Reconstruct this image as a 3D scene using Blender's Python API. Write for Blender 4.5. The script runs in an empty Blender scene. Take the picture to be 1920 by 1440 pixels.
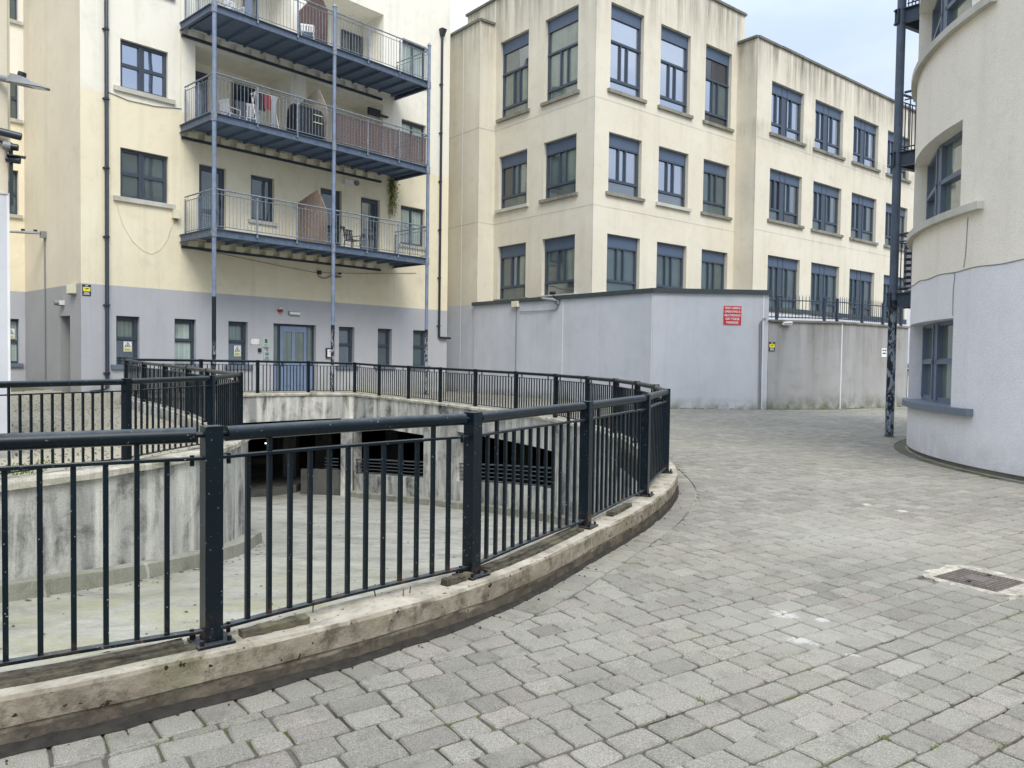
import bpy, bmesh, math, random
import numpy as np
from math import radians, sin, cos, pi, sqrt, atan2, hypot
from mathutils import Vector, Matrix
random.seed(7); rng = np.random.default_rng(7)
S = bpy.context.scene
COL = S.collection

# ------------------------------------------------------------------ camera
F, CX, CY, H = 1442.0, 960.0, 720.0, 1.38
PITCH, ROLL = radians(-1.84), radians(-0.80)
def cam_matrix():
    cp, sp, cr, sr = cos(PITCH), sin(PITCH), cos(ROLL), sin(ROLL)
    base = np.array([[1, 0, 0], [0, 0, 1], [0, -1, 0.]])
    return np.array([[1, 0, 0], [0, cp, -sp], [0, sp, cp]]) @ base @ np.array([[cr, -sr, 0], [sr, cr, 0], [0, 0, 1]])
CM = cam_matrix()
cam = bpy.data.cameras.new("camera"); camo = bpy.data.objects.new("camera", cam); COL.objects.link(camo)
cam.sensor_width = 36; cam.lens = F / 1920 * 36; cam.clip_start = 0.05; cam.clip_end = 600
R3 = Matrix([[CM[i][0], -CM[i][1], -CM[i][2]] for i in range(3)])
camo.matrix_world = Matrix.Translation((0, 0, H)) @ R3.to_4x4()
S.camera = camo

# ------------------------------------------------------------------ light
world = bpy.data.worlds.new("World"); S.world = world; world.use_nodes = True
nt = world.node_tree; nt.nodes.clear()
SUN_EL, SUN_AZ = 50, 162          # azimuth clockwise from +Y (north)
out = nt.nodes.new('ShaderNodeOutputWorld'); bg = nt.nodes.new('ShaderNodeBackground')
sky = nt.nodes.new('ShaderNodeTexSky'); sky.sky_type = 'NISHITA'; sky.sun_disc = False
sky.sun_elevation = radians(SUN_EL); sky.sun_rotation = radians(SUN_AZ)
sky.air_density = 1.0; sky.dust_density = 2.5; sky.ozone_density = 1.0
tc = nt.nodes.new('ShaderNodeTexCoord'); mp = nt.nodes.new('ShaderNodeMapping'); mp.inputs['Scale'].default_value = (1.0, 1.0, 2.6)
mp.inputs['Rotation'].default_value = (0.35, 0.2, 0.3)
no = nt.nodes.new('ShaderNodeTexNoise'); no.inputs['Scale'].default_value = 2.6; no.inputs['Detail'].default_value = 5; no.inputs['Roughness'].default_value = .45
cr_ = nt.nodes.new('ShaderNodeValToRGB'); cr_.color_ramp.elements[0].position = .34; cr_.color_ramp.elements[1].position = .66
cr_.color_ramp.elements[0].color = (5.5, 6.6, 8.9, 1); cr_.color_ramp.elements[1].color = (8.9, 9.5, 10.3, 1)
mx = nt.nodes.new('ShaderNodeMix'); mx.data_type = 'RGBA'; mx.inputs[0].default_value = .86
nt.links.new(tc.outputs['Generated'], mp.inputs[0]); nt.links.new(mp.outputs[0], no.inputs['Vector']); nt.links.new(no.outputs['Fac'], cr_.inputs[0])
nt.links.new(sky.outputs[0], mx.inputs[6]); nt.links.new(cr_.outputs[0], mx.inputs[7])
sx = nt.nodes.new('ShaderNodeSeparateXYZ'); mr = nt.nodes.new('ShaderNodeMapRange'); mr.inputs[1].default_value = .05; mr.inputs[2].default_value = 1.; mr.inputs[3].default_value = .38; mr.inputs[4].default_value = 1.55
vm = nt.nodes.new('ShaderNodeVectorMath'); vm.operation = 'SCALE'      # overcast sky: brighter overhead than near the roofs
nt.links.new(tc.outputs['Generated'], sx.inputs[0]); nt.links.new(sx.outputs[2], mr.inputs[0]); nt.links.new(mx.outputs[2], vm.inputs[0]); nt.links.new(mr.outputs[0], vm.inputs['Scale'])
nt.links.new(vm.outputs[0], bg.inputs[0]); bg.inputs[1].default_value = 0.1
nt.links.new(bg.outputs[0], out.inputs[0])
sun = bpy.data.lights.new("sun", 'SUN'); sun.energy = 1.45; sun.angle = radians(30); sun.color = (1, .95, .87)
suno = bpy.data.objects.new("sun", sun); COL.objects.link(suno)
sd = Vector((sin(radians(SUN_AZ)) * cos(radians(SUN_EL)), cos(radians(SUN_AZ)) * cos(radians(SUN_EL)), sin(radians(SUN_EL))))
suno.rotation_euler = sd.to_track_quat('Z', 'Y').to_euler()
S.view_settings.view_transform = 'Standard'; S.view_settings.look = 'None'; S.view_settings.exposure = 0.86; S.view_settings.gamma = 1
S.view_settings.use_curve_mapping = False

# ------------------------------------------------------------------ rays, planes
def ray(x, y):
    d = CM @ np.array([(x - CX) / F, (y - CY) / F, 1.]); return d / d[1]
def atY(x, Y, y=720):
    d = ray(x, y) * Y; return (float(d[0]), float(Y))
def gnd(x, y, z=0):
    d = ray(x, y); t = (z - H) / d[2]; return (float(d[0] * t), float(d[1] * t))
class Wall:
    """vertical plane: s along u (to the right seen from outside), z up, t out of the wall"""
    def __init__(s, P, az):
        a = radians(az); s.P = P; s.u = (cos(a), sin(a)); s.n = (sin(a), -cos(a)); s.az = az
    def at(s, x, y, t=0):
        d = ray(x, y); P = (s.P[0] + s.n[0] * t, s.P[1] + s.n[1] * t)
        k = (P[0] * s.n[0] + P[1] * s.n[1]) / (d[0] * s.n[0] + d[1] * s.n[1])
        q = d * k
        return float((q[0] - P[0]) * s.u[0] + (q[1] - P[1]) * s.u[1]), float(q[2] + H)
    def pt(s, a, z, t=0):
        return (s.P[0] + s.u[0] * a + s.n[0] * t, s.P[1] + s.u[1] * a + s.n[1] * t, z)
    def off(s, a, t=0, az=None):
        p = s.pt(a, 0, t); return Wall((p[0], p[1]), s.az if az is None else az)

# ------------------------------------------------------------------ materials
MATS = {}
def L(c): return tuple(((v / 255) / 12.92 if v / 255 <= .04045 else ((v / 255 + .055) / 1.055) ** 2.4) for v in c)
class NT:
    def __init__(s, name):
        m = bpy.data.materials.new(name); m.use_nodes = True; s.m = m; s.t = m.node_tree; s.b = s.t.nodes['Principled BSDF']
        g = s.t.nodes.new('ShaderNodeNewGeometry'); s.pos = g.outputs['Position']; MATS[name] = m
    def lk(s, a, b): s.t.links.new(a, b)
    def setv(s, sock, v):
        if hasattr(v, 'is_output') or isinstance(v, bpy.types.NodeSocket): s.lk(v, sock)
        else:
            if isinstance(v, (tuple, list)) and len(v) == 3 and sock.type == 'RGBA': v = (*v, 1)
            sock.default_value = v
    def mapping(s, scale=(1, 1, 1), loc=(0, 0, 0), rot=(0, 0, 0), vec=None):
        n = s.t.nodes.new('ShaderNodeMapping'); n.inputs['Scale'].default_value = scale; n.inputs['Location'].default_value = loc; n.inputs['Rotation'].default_value = rot
        s.lk(vec or s.pos, n.inputs[0]); return n.outputs[0]
    def noise(s, scale, detail=3, rough=.55, vec=None, dist=0):
        n = s.t.nodes.new('ShaderNodeTexNoise'); n.inputs['Scale'].default_value = scale; n.inputs['Detail'].default_value = detail
        n.inputs['Roughness'].default_value = rough; n.inputs['Distortion'].default_value = dist
        s.lk(vec or s.pos, n.inputs['Vector']); return n.outputs['Fac']
    def ramp(s, v, a, b, lo=0., hi=1.):
        n = s.t.nodes.new('ShaderNodeMapRange'); n.inputs[1].default_value = a; n.inputs[2].default_value = b; n.inputs[3].default_value = lo; n.inputs[4].default_value = hi
        s.lk(v, n.inputs[0]); return n.outputs[0]
    def math(s, op, a, b=0.):
        n = s.t.nodes.new('ShaderNodeMath'); n.operation = op; s.setv(n.inputs[0], a); s.setv(n.inputs[1], b); return n.outputs[0]
    def mix(s, f, a, b):
        n = s.t.nodes.new('ShaderNodeMix'); n.data_type = 'RGBA'; s.setv(n.inputs[0], f); s.setv(n.inputs[6], a); s.setv(n.inputs[7], b); return n.outputs[2]
    def mul(s, c, v):
        n = s.t.nodes.new('ShaderNodeVectorMath'); n.operation = 'SCALE'; s.setv(n.inputs[0], c); s.setv(n.inputs['Scale'], v); return n.outputs[0]
    def sep(s, v=None):
        n = s.t.nodes.new('ShaderNodeSeparateXYZ'); s.lk(v or s.pos, n.inputs[0]); return n.outputs
    def bump(s, h, st=.3, d=.01, normal=None):
        n = s.t.nodes.new('ShaderNodeBump'); n.inputs['Strength'].default_value = st; n.inputs['Distance'].default_value = d; s.lk(h, n.inputs['Height'])
        if normal: s.lk(normal, n.inputs['Normal'])
        s.lk(n.outputs[0], s.b.inputs['Normal']); return n.outputs[0]
    def done(s, col, rough=.7, metal=0, spec=None):
        s.setv(s.b.inputs['Base Color'], col); s.setv(s.b.inputs['Roughness'], rough); s.setv(s.b.inputs['Metallic'], metal)
        if spec is not None: s.b.inputs['Specular IOR Level'].default_value = spec
        return s.m

def plain(name, c, rough=.6, metal=0, var=.06, sc=6, spec=None, bump=0):
    n = NT(name); f = n.noise(sc, 4); k = n.ramp(f, .3, .7, 1 - var, 1 + var)
    if bump: n.bump(n.noise(sc * 12, 3), bump, .004)
    return n.done(n.mul(L(c), k), rough, metal, spec)

def stucco(name, c, c2=None, streak=None, base=None, dirt=.1, dirtc=(120, 118, 105), grain=.05, coarse=False, above=None):
    """render coat: blotches, fine sand grain, streaks below z bands [(zlo, zhi, amount)], grime close to the foot (z0, z1)"""
    n = NT(name)
    big = n.noise(.55, 4, .6); col = n.mix(n.ramp(big, .35, .65), L(c), L(c2 or tuple(v * .95 for v in c)))
    if above: col = n.mix(n.ramp(n.sep()[2], above[0] - .02, above[0] + .02), col, L(above[1]))
    pat = n.noise(2.4, 5, .65, dist=.4); col = n.mix(n.ramp(pat, .52, .8, 0, dirt * .8), col, L(dirtc))
    st = n.noise(1, 5, .6, vec=n.mapping((2.6, 2.6, .16)))
    col = n.mix(n.ramp(st, .52, .76, 0, dirt * .8), col, L(dirtc))
    z = n.sep()[2]
    for (z0, z1, am) in (streak or []):
        st2 = n.noise(1, 6, .7, vec=n.mapping((3.4, 3.4, .22), loc=(z0, 3, 0)))
        m = n.math('MULTIPLY', n.ramp(st2, .38, .68, 0, am), n.ramp(n.math('ADD', z, n.math('MULTIPLY', n.noise(1.5, 3), .8)), z0 + .4, z1 + .4))
        m = n.math('MULTIPLY', m, n.ramp(z, z1 + .35, z1 + .6, 1, 0))
        col = n.mix(m, col, L((88, 86, 78)))
    if base:
        z0, z1, am, bc = base
        m = n.math('MULTIPLY', n.ramp(n.math('ADD', z, n.math('MULTIPLY', n.noise(2.5, 4), .3)), z0 + .15, z1 + .15, am, 0), n.ramp(n.noise(3, 4), .35, .6))
        col = n.mix(m, col, L(bc))
    g = n.noise(160, 2, .6); col = n.mul(col, n.ramp(g, .25, .75, 1 - grain, 1 + grain))
    if coarse:
        tx = n.noise(1, 4, .65, vec=n.mapping((26, 26, 60)), dist=.6); col = n.mul(col, n.ramp(tx, .35, .65, .94, 1.05))
        n.bump(n.math('ADD', tx, n.math('MULTIPLY', n.noise(90, 3, .7), .5)), .55, .012)
    else: n.bump(n.math('ADD', n.noise(120, 3, .7), n.math('MULTIPLY', n.noise(14, 3), .8)), .35, .006)
    return n.done(col, .92, 0, .2)

CREAM = (238, 230, 204); CREAM2 = (232, 222, 194); GREY = (186, 188, 193)
stucco('grey_render', GREY, (178, 180, 184), dirt=.14, base=(.1, .9, .5, (150, 150, 120)))
stucco('pale_render', (220, 214, 196), (213, 206, 187), dirt=.22, streak=[(12.4, 14.7, .7)], dirtc=(150, 145, 128))
stucco('pale_render_low', (220, 214, 196), (213, 206, 187), dirt=.24, streak=[(11.9, 13.5, .85), (9.7, 10.3, .35)], dirtc=(140, 136, 120))
stucco('pale_render_wing', (220, 214, 196), (213, 206, 187), dirt=.24, streak=[(12.4, 13.7, .6)], dirtc=(140, 136, 120))
stucco('boundary_render', (204, 207, 212), (193, 196, 201), dirt=.22, dirtc=(145, 146, 146), base=(0, .35, .8, (110, 112, 90)))
stucco('stained_render', (172, 172, 172), (160, 159, 156), dirt=.45, dirtc=(118, 112, 104), streak=[(.9, 2.6, .55)], base=(0, .5, .9, (92, 100, 70)))
stucco('round_render_grey', (228, 228, 232), (220, 220, 223), dirt=.12, grain=.12, coarse=True, base=(.05, .45, .35, (168, 160, 148)))
stucco('round_render_cream', (240, 234, 219), (232, 226, 211), dirt=.14, grain=.12, coarse=True)
stucco('end_shaded_cream', (214, 205, 184), (206, 197, 176), dirt=.18)  # darker copy of the facade cream: end wall's shade and grime in the colour
stucco('end_shaded_grey', (162, 162, 162), (154, 154, 154), dirt=.16, base=(.1, .9, .5, (140, 140, 110)))  # grey counterpart, the end wall's shade likewise painted into the base colour
stucco('stone_sill', (205, 203, 192), (180, 178, 168), dirt=.35)
stucco('weathered_sill', (150, 146, 134), (120, 117, 108), dirt=.8, dirtc=(58, 56, 50))
stucco('weathered_coping', (128, 126, 114), (105, 104, 96), dirt=.7, dirtc=(60, 60, 54))
plain('painted_sill', (105, 115, 128), .5)
plain('frame_blue', (62, 74, 88), .4, 0, .05)
plain('frame_slate', (62, 72, 84), .4, 0, .05)
plain('door_blue', (118, 136, 164), .45, 0, .06)
plain('frame_round', (98, 110, 128), .45)
plain('panel_blue', (76, 92, 114), .45, 0, .07, 3)
plain('coping_metal', (68, 78, 80), .5, .2, .08)
plain('white_bead', (225, 226, 226), .6)
plain('white_plastic', (225, 225, 222), .5)
plain('white_chair', (196, 198, 198), .6)
plain('cream_plastic', (222, 218, 190), .5)
plain('bar_grey', (84, 92, 98), .45, .2, .15)
plain('grey_plastic', (120, 125, 130), .5)
plain('black_plastic', (25, 28, 34), .35)
plain('pipe_dark', (42, 52, 62), .35, 0, .1)
plain('pvc_grey', (128, 132, 134), .5)
plain('sign_red', (205, 50, 62), .4)
plain('sign_white', (232, 232, 230), .45)
plain('sign_black', (34, 36, 48), .4)
plain('sign_yellow', (238, 226, 60), .4)
plain('sticker_yellow', (216, 224, 140), .5)
plain('red_plastic', (150, 20, 30), .4)
plain('rust', (100, 93, 86), .85, 0, .3, 40)
plain('soil', (46, 43, 38), .95, 0, .5, 22, bump=1)
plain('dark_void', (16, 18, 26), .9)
plain('wood_pale', (146, 128, 114), .85, 0, .18, 9); plain('wood_grey', (166, 158, 146), .85, 0, .2, 9); plain('wood_dark', (104, 84, 80), .85, 0, .2, 9)
plain('blind_green', (176, 196, 188), .7)
plain('cloth_red', (112, 44, 48), .8); plain('cloth_grey', (150, 152, 158), .8)
plain('asphalt', (120, 120, 116), .9, 0, .15, 3, bump=.4)
plain('roof_felt', (90, 92, 94), .9)

def mk_steel(name, c, c2, rough=.45, metal=.35):
    n = NT(name); a = n.noise(9, 5, .7, dist=.5); col = n.mix(n.ramp(a, .38, .64), L(c), L(c2)); n.bump(n.noise(40, 3), .12, .003)
    return n.done(col, rough, metal)
mk_steel('galvanised_blue', (106, 116, 128), (142, 151, 161), .45, .12)
mk_steel('deck_steel', (92, 110, 134), (106, 122, 144), .6, 0)
mk_steel('beam_steel', (98, 112, 132), (76, 90, 108), .5, .1)
mk_steel('dark_steel', (50, 62, 78), (62, 74, 90), .45, .2)
def mk_fence():
    n = NT('fence_paint'); sp = n.noise(95, 2, .5); m = n.ramp(sp, .715, .745); a = n.noise(3.5, 4)
    col = n.mix(n.ramp(a, .4, .65), L((4, 18, 26)), L((8, 24, 33)))
    up = n.t.nodes.new('ShaderNodeNewGeometry'); nz = n.sep(up.outputs['Normal'])[2]
    dust = n.math('MULTIPLY', n.ramp(nz, .4, 1.), n.ramp(n.noise(14, 4), .3, .7, .15, .5))
    rz = n.math('MULTIPLY', n.ramp(n.sep()[2], .34, .2), n.ramp(n.noise(18, 5, .7), .5, .62, 0, .7)); col = n.mix(rz, col, L((92, 62, 44))); col = n.mix(dust, col, L((106, 116, 120))); col = n.mix(m, col, L((150, 160, 158)))
    n.bump(n.noise(60, 3), .12, .002)
    n.done(col, n.ramp(dust, 0, 1, .32, .6), 0, .32)
mk_fence()
def mk_peel(name, paint, under, z0=None, z1=None, galv=(128, 142, 166)):
    """pole: flaking dark paint up to height z1, bare above"""
    n = NT(name); a = n.noise(11, 5, .7, vec=n.mapping((1, 1, .45)), dist=1.2); z = n.sep()[2]
    low = n.mix(n.ramp(a, .49, .53), L(paint), L(under))
    g = n.mix(n.ramp(n.noise(6, 4), .35, .65), L(galv), L(tuple(v * .86 for v in galv)))
    col = n.mix(n.ramp(z, z1 - .01, z1 + .01), low, g)
    if z0 is not None: col = n.mix(n.ramp(z, z0 - .25, z0 + .05, 0, 1), col, n.mix(n.ramp(z, z1 - .01, z1 + .01), L(paint), g))
    n.bump(a, .3, .003); n.done(col, .45, .1)
mk_peel('pole_peeling', (22, 28, 38), (142, 150, 160), 1.75, 2.95)
mk_peel('pole_peeling_far', (22, 28, 38), (150, 156, 164), 2.2, 2.35)
mk_peel('pole_peeling_near', (14, 22, 36), (132, 146, 156), 2.5, 2.6, (84, 98, 116))

def mk_concrete(name, light, mid, dark, bands=True, moss=0.0, sc=1.0, white=.75):
    n = NT(name)
    a = n.noise(1, 6, .65, vec=n.mapping((1.6 * sc, 1.6 * sc, .35)), dist=.8); b = n.noise(2.2, 6, .7, dist=.6)
    col = n.mix(n.ramp(a, .38, .6), L(light), L(mid))
    col = n.mix(n.math('MULTIPLY', n.ramp(b, .47, .66), n.ramp(a, .35, .58)), col, L(dark))
    w = n.noise(1, 5, .6, vec=n.mapping((4.2, 4.2, .5), loc=(7, 3, 1)), dist=.5)
    col = n.mix(n.ramp(w, .6, .68, 0, white), col, L((222, 220, 210)))
    if moss: col = n.mix(n.ramp(n.noise(1.7, 5, .7), .5, .66, 0, moss), col, L((118, 120, 84)))
    g = n.noise(70, 3, .7); col = n.mul(col, n.ramp(g, .25, .75, .74, 1.22))
    n.bump(n.math('ADD', n.noise(60, 4, .7), n.noise(9, 4)), .4, .01)
    n.done(col, .93, 0, .2)
mk_concrete('pit_concrete', (208, 207, 198), (146, 147, 143), (70, 72, 70), sc=1.5)
mk_concrete('coping_concrete', (196, 192, 178), (168, 164, 150), (112, 108, 96), moss=.45, sc=3, white=.3)
def mk_ramp():
    n = NT('ramp_concrete'); a = n.noise(.5, 7, .72, dist=.8); b = n.noise(1, 7, .75, vec=n.mapping((1, 1.7, 1), rot=(0, 0, .25)), dist=.7); c = n.noise(7, 6, .8)
    col = n.mix(n.ramp(a, .35, .65), L((170, 169, 159)), L((142, 141, 132))); col = n.mix(n.ramp(b, .48, .64, 0, .75), col, L((116, 115, 106)))
    col = n.mix(n.ramp(b, .42, .3, 0, .5), col, L((190, 188, 176))); col = n.mix(n.ramp(c, .52, .68, 0, .55), col, L((104, 102, 92)))
    m = n.math('MULTIPLY', n.ramp(n.sep()[1], 10.5, 6.5), n.ramp(n.noise(1.3, 6, .75), .4, .62, 0, .6)); col = n.mix(m, col, L((150, 148, 112)))
    col = n.mul(col, n.ramp(n.noise(110, 3, .75), .3, .7, .8, 1.2)); n.bump(n.math('ADD', n.noise(80, 4, .8), n.noise(9, 4)), .5, .01); n.done(col, .9, 0, .25)
mk_ramp()
mk_concrete('island_concrete', (150, 150, 138), (134, 134, 122), (110, 108, 98), moss=.3)
mk_concrete('garage_concrete', (96, 96, 92), (84, 84, 82), (60, 60, 60), white=.1)
def mk_kerb():
    n = NT('kerb_concrete'); z = n.sep()[2]
    a = n.noise(3, 6, .7, dist=.5); b = n.noise(9, 5, .7)
    col = n.mix(n.ramp(a, .35, .65), L((164, 157, 141)), L((122, 114, 101)))
    col = n.mix(n.ramp(b, .48, .64, 0, .85), col, L((84, 74, 64)))
    col = n.mix(n.ramp(n.noise(2.1, 4), .52, .62, 0, .55), col, L((108, 110, 80)))
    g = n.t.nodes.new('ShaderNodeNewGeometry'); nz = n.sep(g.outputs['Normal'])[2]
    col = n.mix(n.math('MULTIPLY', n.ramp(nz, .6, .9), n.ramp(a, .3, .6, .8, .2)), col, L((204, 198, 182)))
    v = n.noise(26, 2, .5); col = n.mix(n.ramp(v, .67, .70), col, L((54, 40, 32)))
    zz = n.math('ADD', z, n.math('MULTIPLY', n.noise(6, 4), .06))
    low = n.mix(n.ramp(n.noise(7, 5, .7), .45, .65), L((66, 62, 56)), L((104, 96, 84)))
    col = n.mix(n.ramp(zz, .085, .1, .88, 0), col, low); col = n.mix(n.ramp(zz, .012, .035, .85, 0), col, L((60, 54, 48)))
    n.bump(n.math('ADD', n.noise(45, 4, .75), n.noise(9, 4)), .6, .012); n.done(col, .93, 0, .2)
mk_kerb()
def mk_paver():
    n = NT('paver_stone'); at = n.t.nodes.new('ShaderNodeAttribute'); at.attribute_name = 'tone'; at.attribute_type = 'GEOMETRY'
    tone = at.outputs['Fac']; at2 = n.t.nodes.new('ShaderNodeAttribute'); at2.attribute_name = 'tint'
    col = n.mix(n.ramp(at2.outputs['Fac'], .55, 1), L((146, 144, 133)), L((148, 142, 133)))
    col = n.mix(n.ramp(at2.outputs['Fac'], .3, 0, 0, .5), col, L((146, 144, 131)))
    col = n.mul(col, n.ramp(tone, 0, 1, .76, 1.16))
    big = n.noise(.35, 4, .6); col = n.mul(col, n.ramp(big, .3, .7, .9, 1.08))
    warm = n.noise(.5, 3, .5, vec=n.mapping(loc=(4, 9, 0))); col = n.mix(n.ramp(warm, .5, .7, 0, .35), col, L((170, 164, 148)))
    sp = n.noise(230, 2, .8); col = n.mul(col, n.ramp(sp, .32, .68, .5, 1.46))
    sp2 = n.noise(95, 3, .7); col = n.mul(col, n.ramp(sp2, .3, .7, .82, 1.16))
    st = n.noise(6, 5, .75); col = n.mix(n.ramp(st, .52, .74, 0, .6), col, L((92, 90, 80)))
    isl = n.ramp(n.sep()[0], -3.2, -4.2); col = n.mix(n.math('MULTIPLY', isl, .6), col, L((176, 170, 150)))
    # pale worn lime patches, and spilt white paint
    lp = n.noise(1.3, 5, .7, dist=.6); col = n.mix(n.ramp(lp, .58, .75, 0, .3), col, L((184, 182, 172)))
    n.sep()
    for (px, py, r) in SPILLS:
        d = n.t.nodes.new('ShaderNodeVectorMath'); d.operation = 'DISTANCE'; n.lk(n.pos, d.inputs[0]); d.inputs[1].default_value = (px, py, 0)
        dd = n.math('ADD', n.math('DIVIDE', d.outputs['Value'], r), n.math('MULTIPLY', n.noise(16, 6, .8, dist=.5), 1.9))
        col = n.mix(n.ramp(dd, 1.2, 1.42, .7, 0), col, L((206, 204, 196)))
    for (px, py, r) in HALOS:
        d = n.t.nodes.new('ShaderNodeVectorMath'); d.operation = 'DISTANCE'; n.lk(n.pos, d.inputs[0]); d.inputs[1].default_value = (px, py, 0)
        dd = n.math('ADD', n.math('DIVIDE', d.outputs['Value'], r), n.math('MULTIPLY', n.noise(7, 6, .8), 1.2))
        col = n.mix(n.ramp(dd, .9, 1.7, .28, 0), col, L((176, 174, 164)))
    n.bump(n.math('ADD', n.math('MULTIPLY', n.noise(240, 3, .7), .8), n.noise(28, 4, .7)), .7, .008)
    n.done(col, .88, 0, .3)
SPILLS = [(*gnd(1470, 1152), .17), (*gnd(1505, 1200), .15), (*gnd(1540, 1162), .1), (*gnd(1625, 946), .12), (*gnd(1690, 958), .13), (*gnd(1600, 1228), .07)]
HALOS = [(*gnd(1520, 1180), .55), (*gnd(1600, 1000), 1.0), (*gnd(1840, 1090), .42)]
mk_paver()
def mk_joint():
    n = NT('joint_sand'); a = n.noise(1.1, 4, .6); pale = n.noise(.42, 3, .5, vec=n.mapping(loc=(2.2, 1.2, 0)))
    col = n.mix(n.ramp(n.noise(30, 4, .7), .35, .65), L((46, 45, 40)), L((78, 76, 68)))
    d = n.t.nodes.new('ShaderNodeVectorMath'); d.operation = 'DISTANCE'; n.lk(n.pos, d.inputs[0]); d.inputs[1].default_value = (2.7, 6.3, 0)
    col = n.mix(n.math('MULTIPLY', n.ramp(d.outputs['Value'], 1.2, 3.0, 1, .15), n.ramp(a, .38, .5)), col, L((196, 192, 178)))
    far = n.ramp(n.sep()[1], 9, 16, 0, .55); col = n.mix(far, col, L((120, 117, 104)))
    col = n.mix(n.ramp(n.noise(2.3, 5, .7), .53, .6, 0, .85), col, L((86, 94, 40)))
    n.bump(n.noise(90, 4, .8), .8, .01); n.done(col, .95, 0, .1)
mk_joint()
def mk_timber():
    n = NT('rotten_timber'); g = n.noise(1, 5, .7, vec=n.mapping((16, 16, 60), rot=(0, 0, .4)))
    col = n.mix(n.ramp(g, .35, .65), L((38, 36, 31)), L((92, 86, 72))); col = n.mix(n.ramp(n.noise(5, 4), .52, .66, 0, .5), col, L((118, 116, 88)))
    n.bump(g, .9, .01); n.done(col, .95)
mk_timber()
def glass(name, base, refl=.3, tint=(1, 1, 1), wob=.02, stripes=None):
    """window glass over a dim room: the room colour with a clear reflection on top"""
    n = NT(name); col = L(base)
    a = n.noise(.9, 3, .6); col = n.mul(col, n.ramp(a, .3, .7, .7, 1.3))
    if stripes:
        w = n.noise(1, 1, .2, vec=n.mapping((26, 26, .02))); col = n.mul(col, n.ramp(w, .42, .58, .8, 1.1))
    n.setv(n.b.inputs['Base Color'], col); n.b.inputs['Roughness'].default_value = .55
    gl = n.t.nodes.new('ShaderNodeBsdfGlossy'); gl.inputs['Roughness'].default_value = .015; gl.inputs['Color'].default_value = (*tint, 1)
    bp = n.t.nodes.new('ShaderNodeBump'); bp.inputs['Strength'].default_value = wob; bp.inputs['Distance'].default_value = .3; n.lk(n.noise(1.1, 1), bp.inputs['Height'])
    n.lk(bp.outputs[0], gl.inputs['Normal'])
    fr = n.t.nodes.new('ShaderNodeFresnel'); fr.inputs['IOR'].default_value = 1.5; f = n.math('ADD', n.math('MULTIPLY', fr.outputs[0], 1.2), refl)
    ms = n.t.nodes.new('ShaderNodeMixShader'); n.setv(ms.inputs[0], n.math('MINIMUM', f, .95)); n.lk(n.b.outputs[0], ms.inputs[1]); n.lk(gl.outputs[0], ms.inputs[2])
    o = [x for x in n.t.nodes if x.type == 'OUTPUT_MATERIAL'][0]; n.lk(ms.outputs[0], o.inputs[0]); return n.m
glass('glass_sky', (58, 70, 84), .5, (.84, .9, 1))
glass('glass_mid', (52, 66, 72), .22, (.85, .92, 1))
glass('glass_dark', (60, 78, 80), .06, (.9, .95, 1))
glass('glass_black', (22, 30, 44), .03)
glass('glass_blind', (165, 182, 176), .05, stripes=True)
glass('glass_green', (98, 116, 108), .08, stripes=True)

# ------------------------------------------------------------------ mesh building
class MB:
    def __init__(s): s.v = []; s.f = []; s.mi = []; s.sm = []
    def add(s, vs, fs, m=0, smooth=False):
        b = len(s.v); s.v += [tuple(map(float, q)) for q in vs]; s.f += [tuple(b + i for i in f) for f in fs]; s.mi += [m] * len(fs); s.sm += [smooth] * len(fs); return s
    def box8(s, p, m=0):  # p: 4 bottom ccw, 4 top
        return s.add(p, [(3, 2, 1, 0), (4, 5, 6, 7), (0, 1, 5, 4), (1, 2, 6, 5), (2, 3, 7, 6), (3, 0, 4, 7)], m)
    def box(s, x0, x1, y0, y1, z0, z1, m=0):
        return s.box8([(x0, y0, z0), (x1, y0, z0), (x1, y1, z0), (x0, y1, z0), (x0, y0, z1), (x1, y0, z1), (x1, y1, z1), (x0, y1, z1)], m)
    def wbox(s, w, a0, a1, z0, z1, t0, t1, m=0):  # t0 inner, t1 outer
        return s.box8([w.pt(a0, z0, t1), w.pt(a1, z0, t1), w.pt(a1, z0, t0), w.pt(a0, z0, t0), w.pt(a0, z1, t1), w.pt(a1, z1, t1), w.pt(a1, z1, t0), w.pt(a0, z1, t0)], m)
    def quad(s, a, b, c, d, m=0): return s.add([a, b, c, d], [(0, 1, 2, 3)], m)
    def tube(s, pts, r, seg=8, m=0, cap=True):
        pts = [Vector(p) for p in pts]; rings = []
        for i, p in enumerate(pts):
            d = (pts[min(i + 1, len(pts) - 1)] - pts[max(i - 1, 0)]).normalized()
            up = Vector((0, 0, 1)) if abs(d.z) < .95 else Vector((1, 0, 0))
            a = d.cross(up).normalized(); b = a.cross(d).normalized(); rr = r[i] if isinstance(r, (list, tuple)) else r
            rings.append([p + (a * cos(2 * pi * k / seg) + b * sin(2 * pi * k / seg)) * rr for k in range(seg)])
        vs = [q for R_ in rings for q in R_]; fs = []
        for i in range(len(pts) - 1):
            for k in range(seg): fs.append((i * seg + k, i * seg + (k + 1) % seg, (i + 1) * seg + (k + 1) % seg, (i + 1) * seg + k))
        s.add(vs, fs, m, True)
        if cap: s.add(rings[0], [tuple(range(seg))[::-1]], m); s.add(rings[-1], [tuple(range(seg))], m)
        return s
    def mesh(s, name, mats):
        me = bpy.data.meshes.new(name); me.from_pydata(s.v, [], s.f)
        for m in mats: me.materials.append(MATS[m])
        me.polygons.foreach_set('material_index', s.mi); me.polygons.foreach_set('use_smooth', s.sm); me.update(); return me
    def obj(s, name, mats, parent=None, **k):
        if isinstance(mats, str): mats = [mats]
        return link(name, s.mesh(name, mats), parent, **k)
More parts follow.
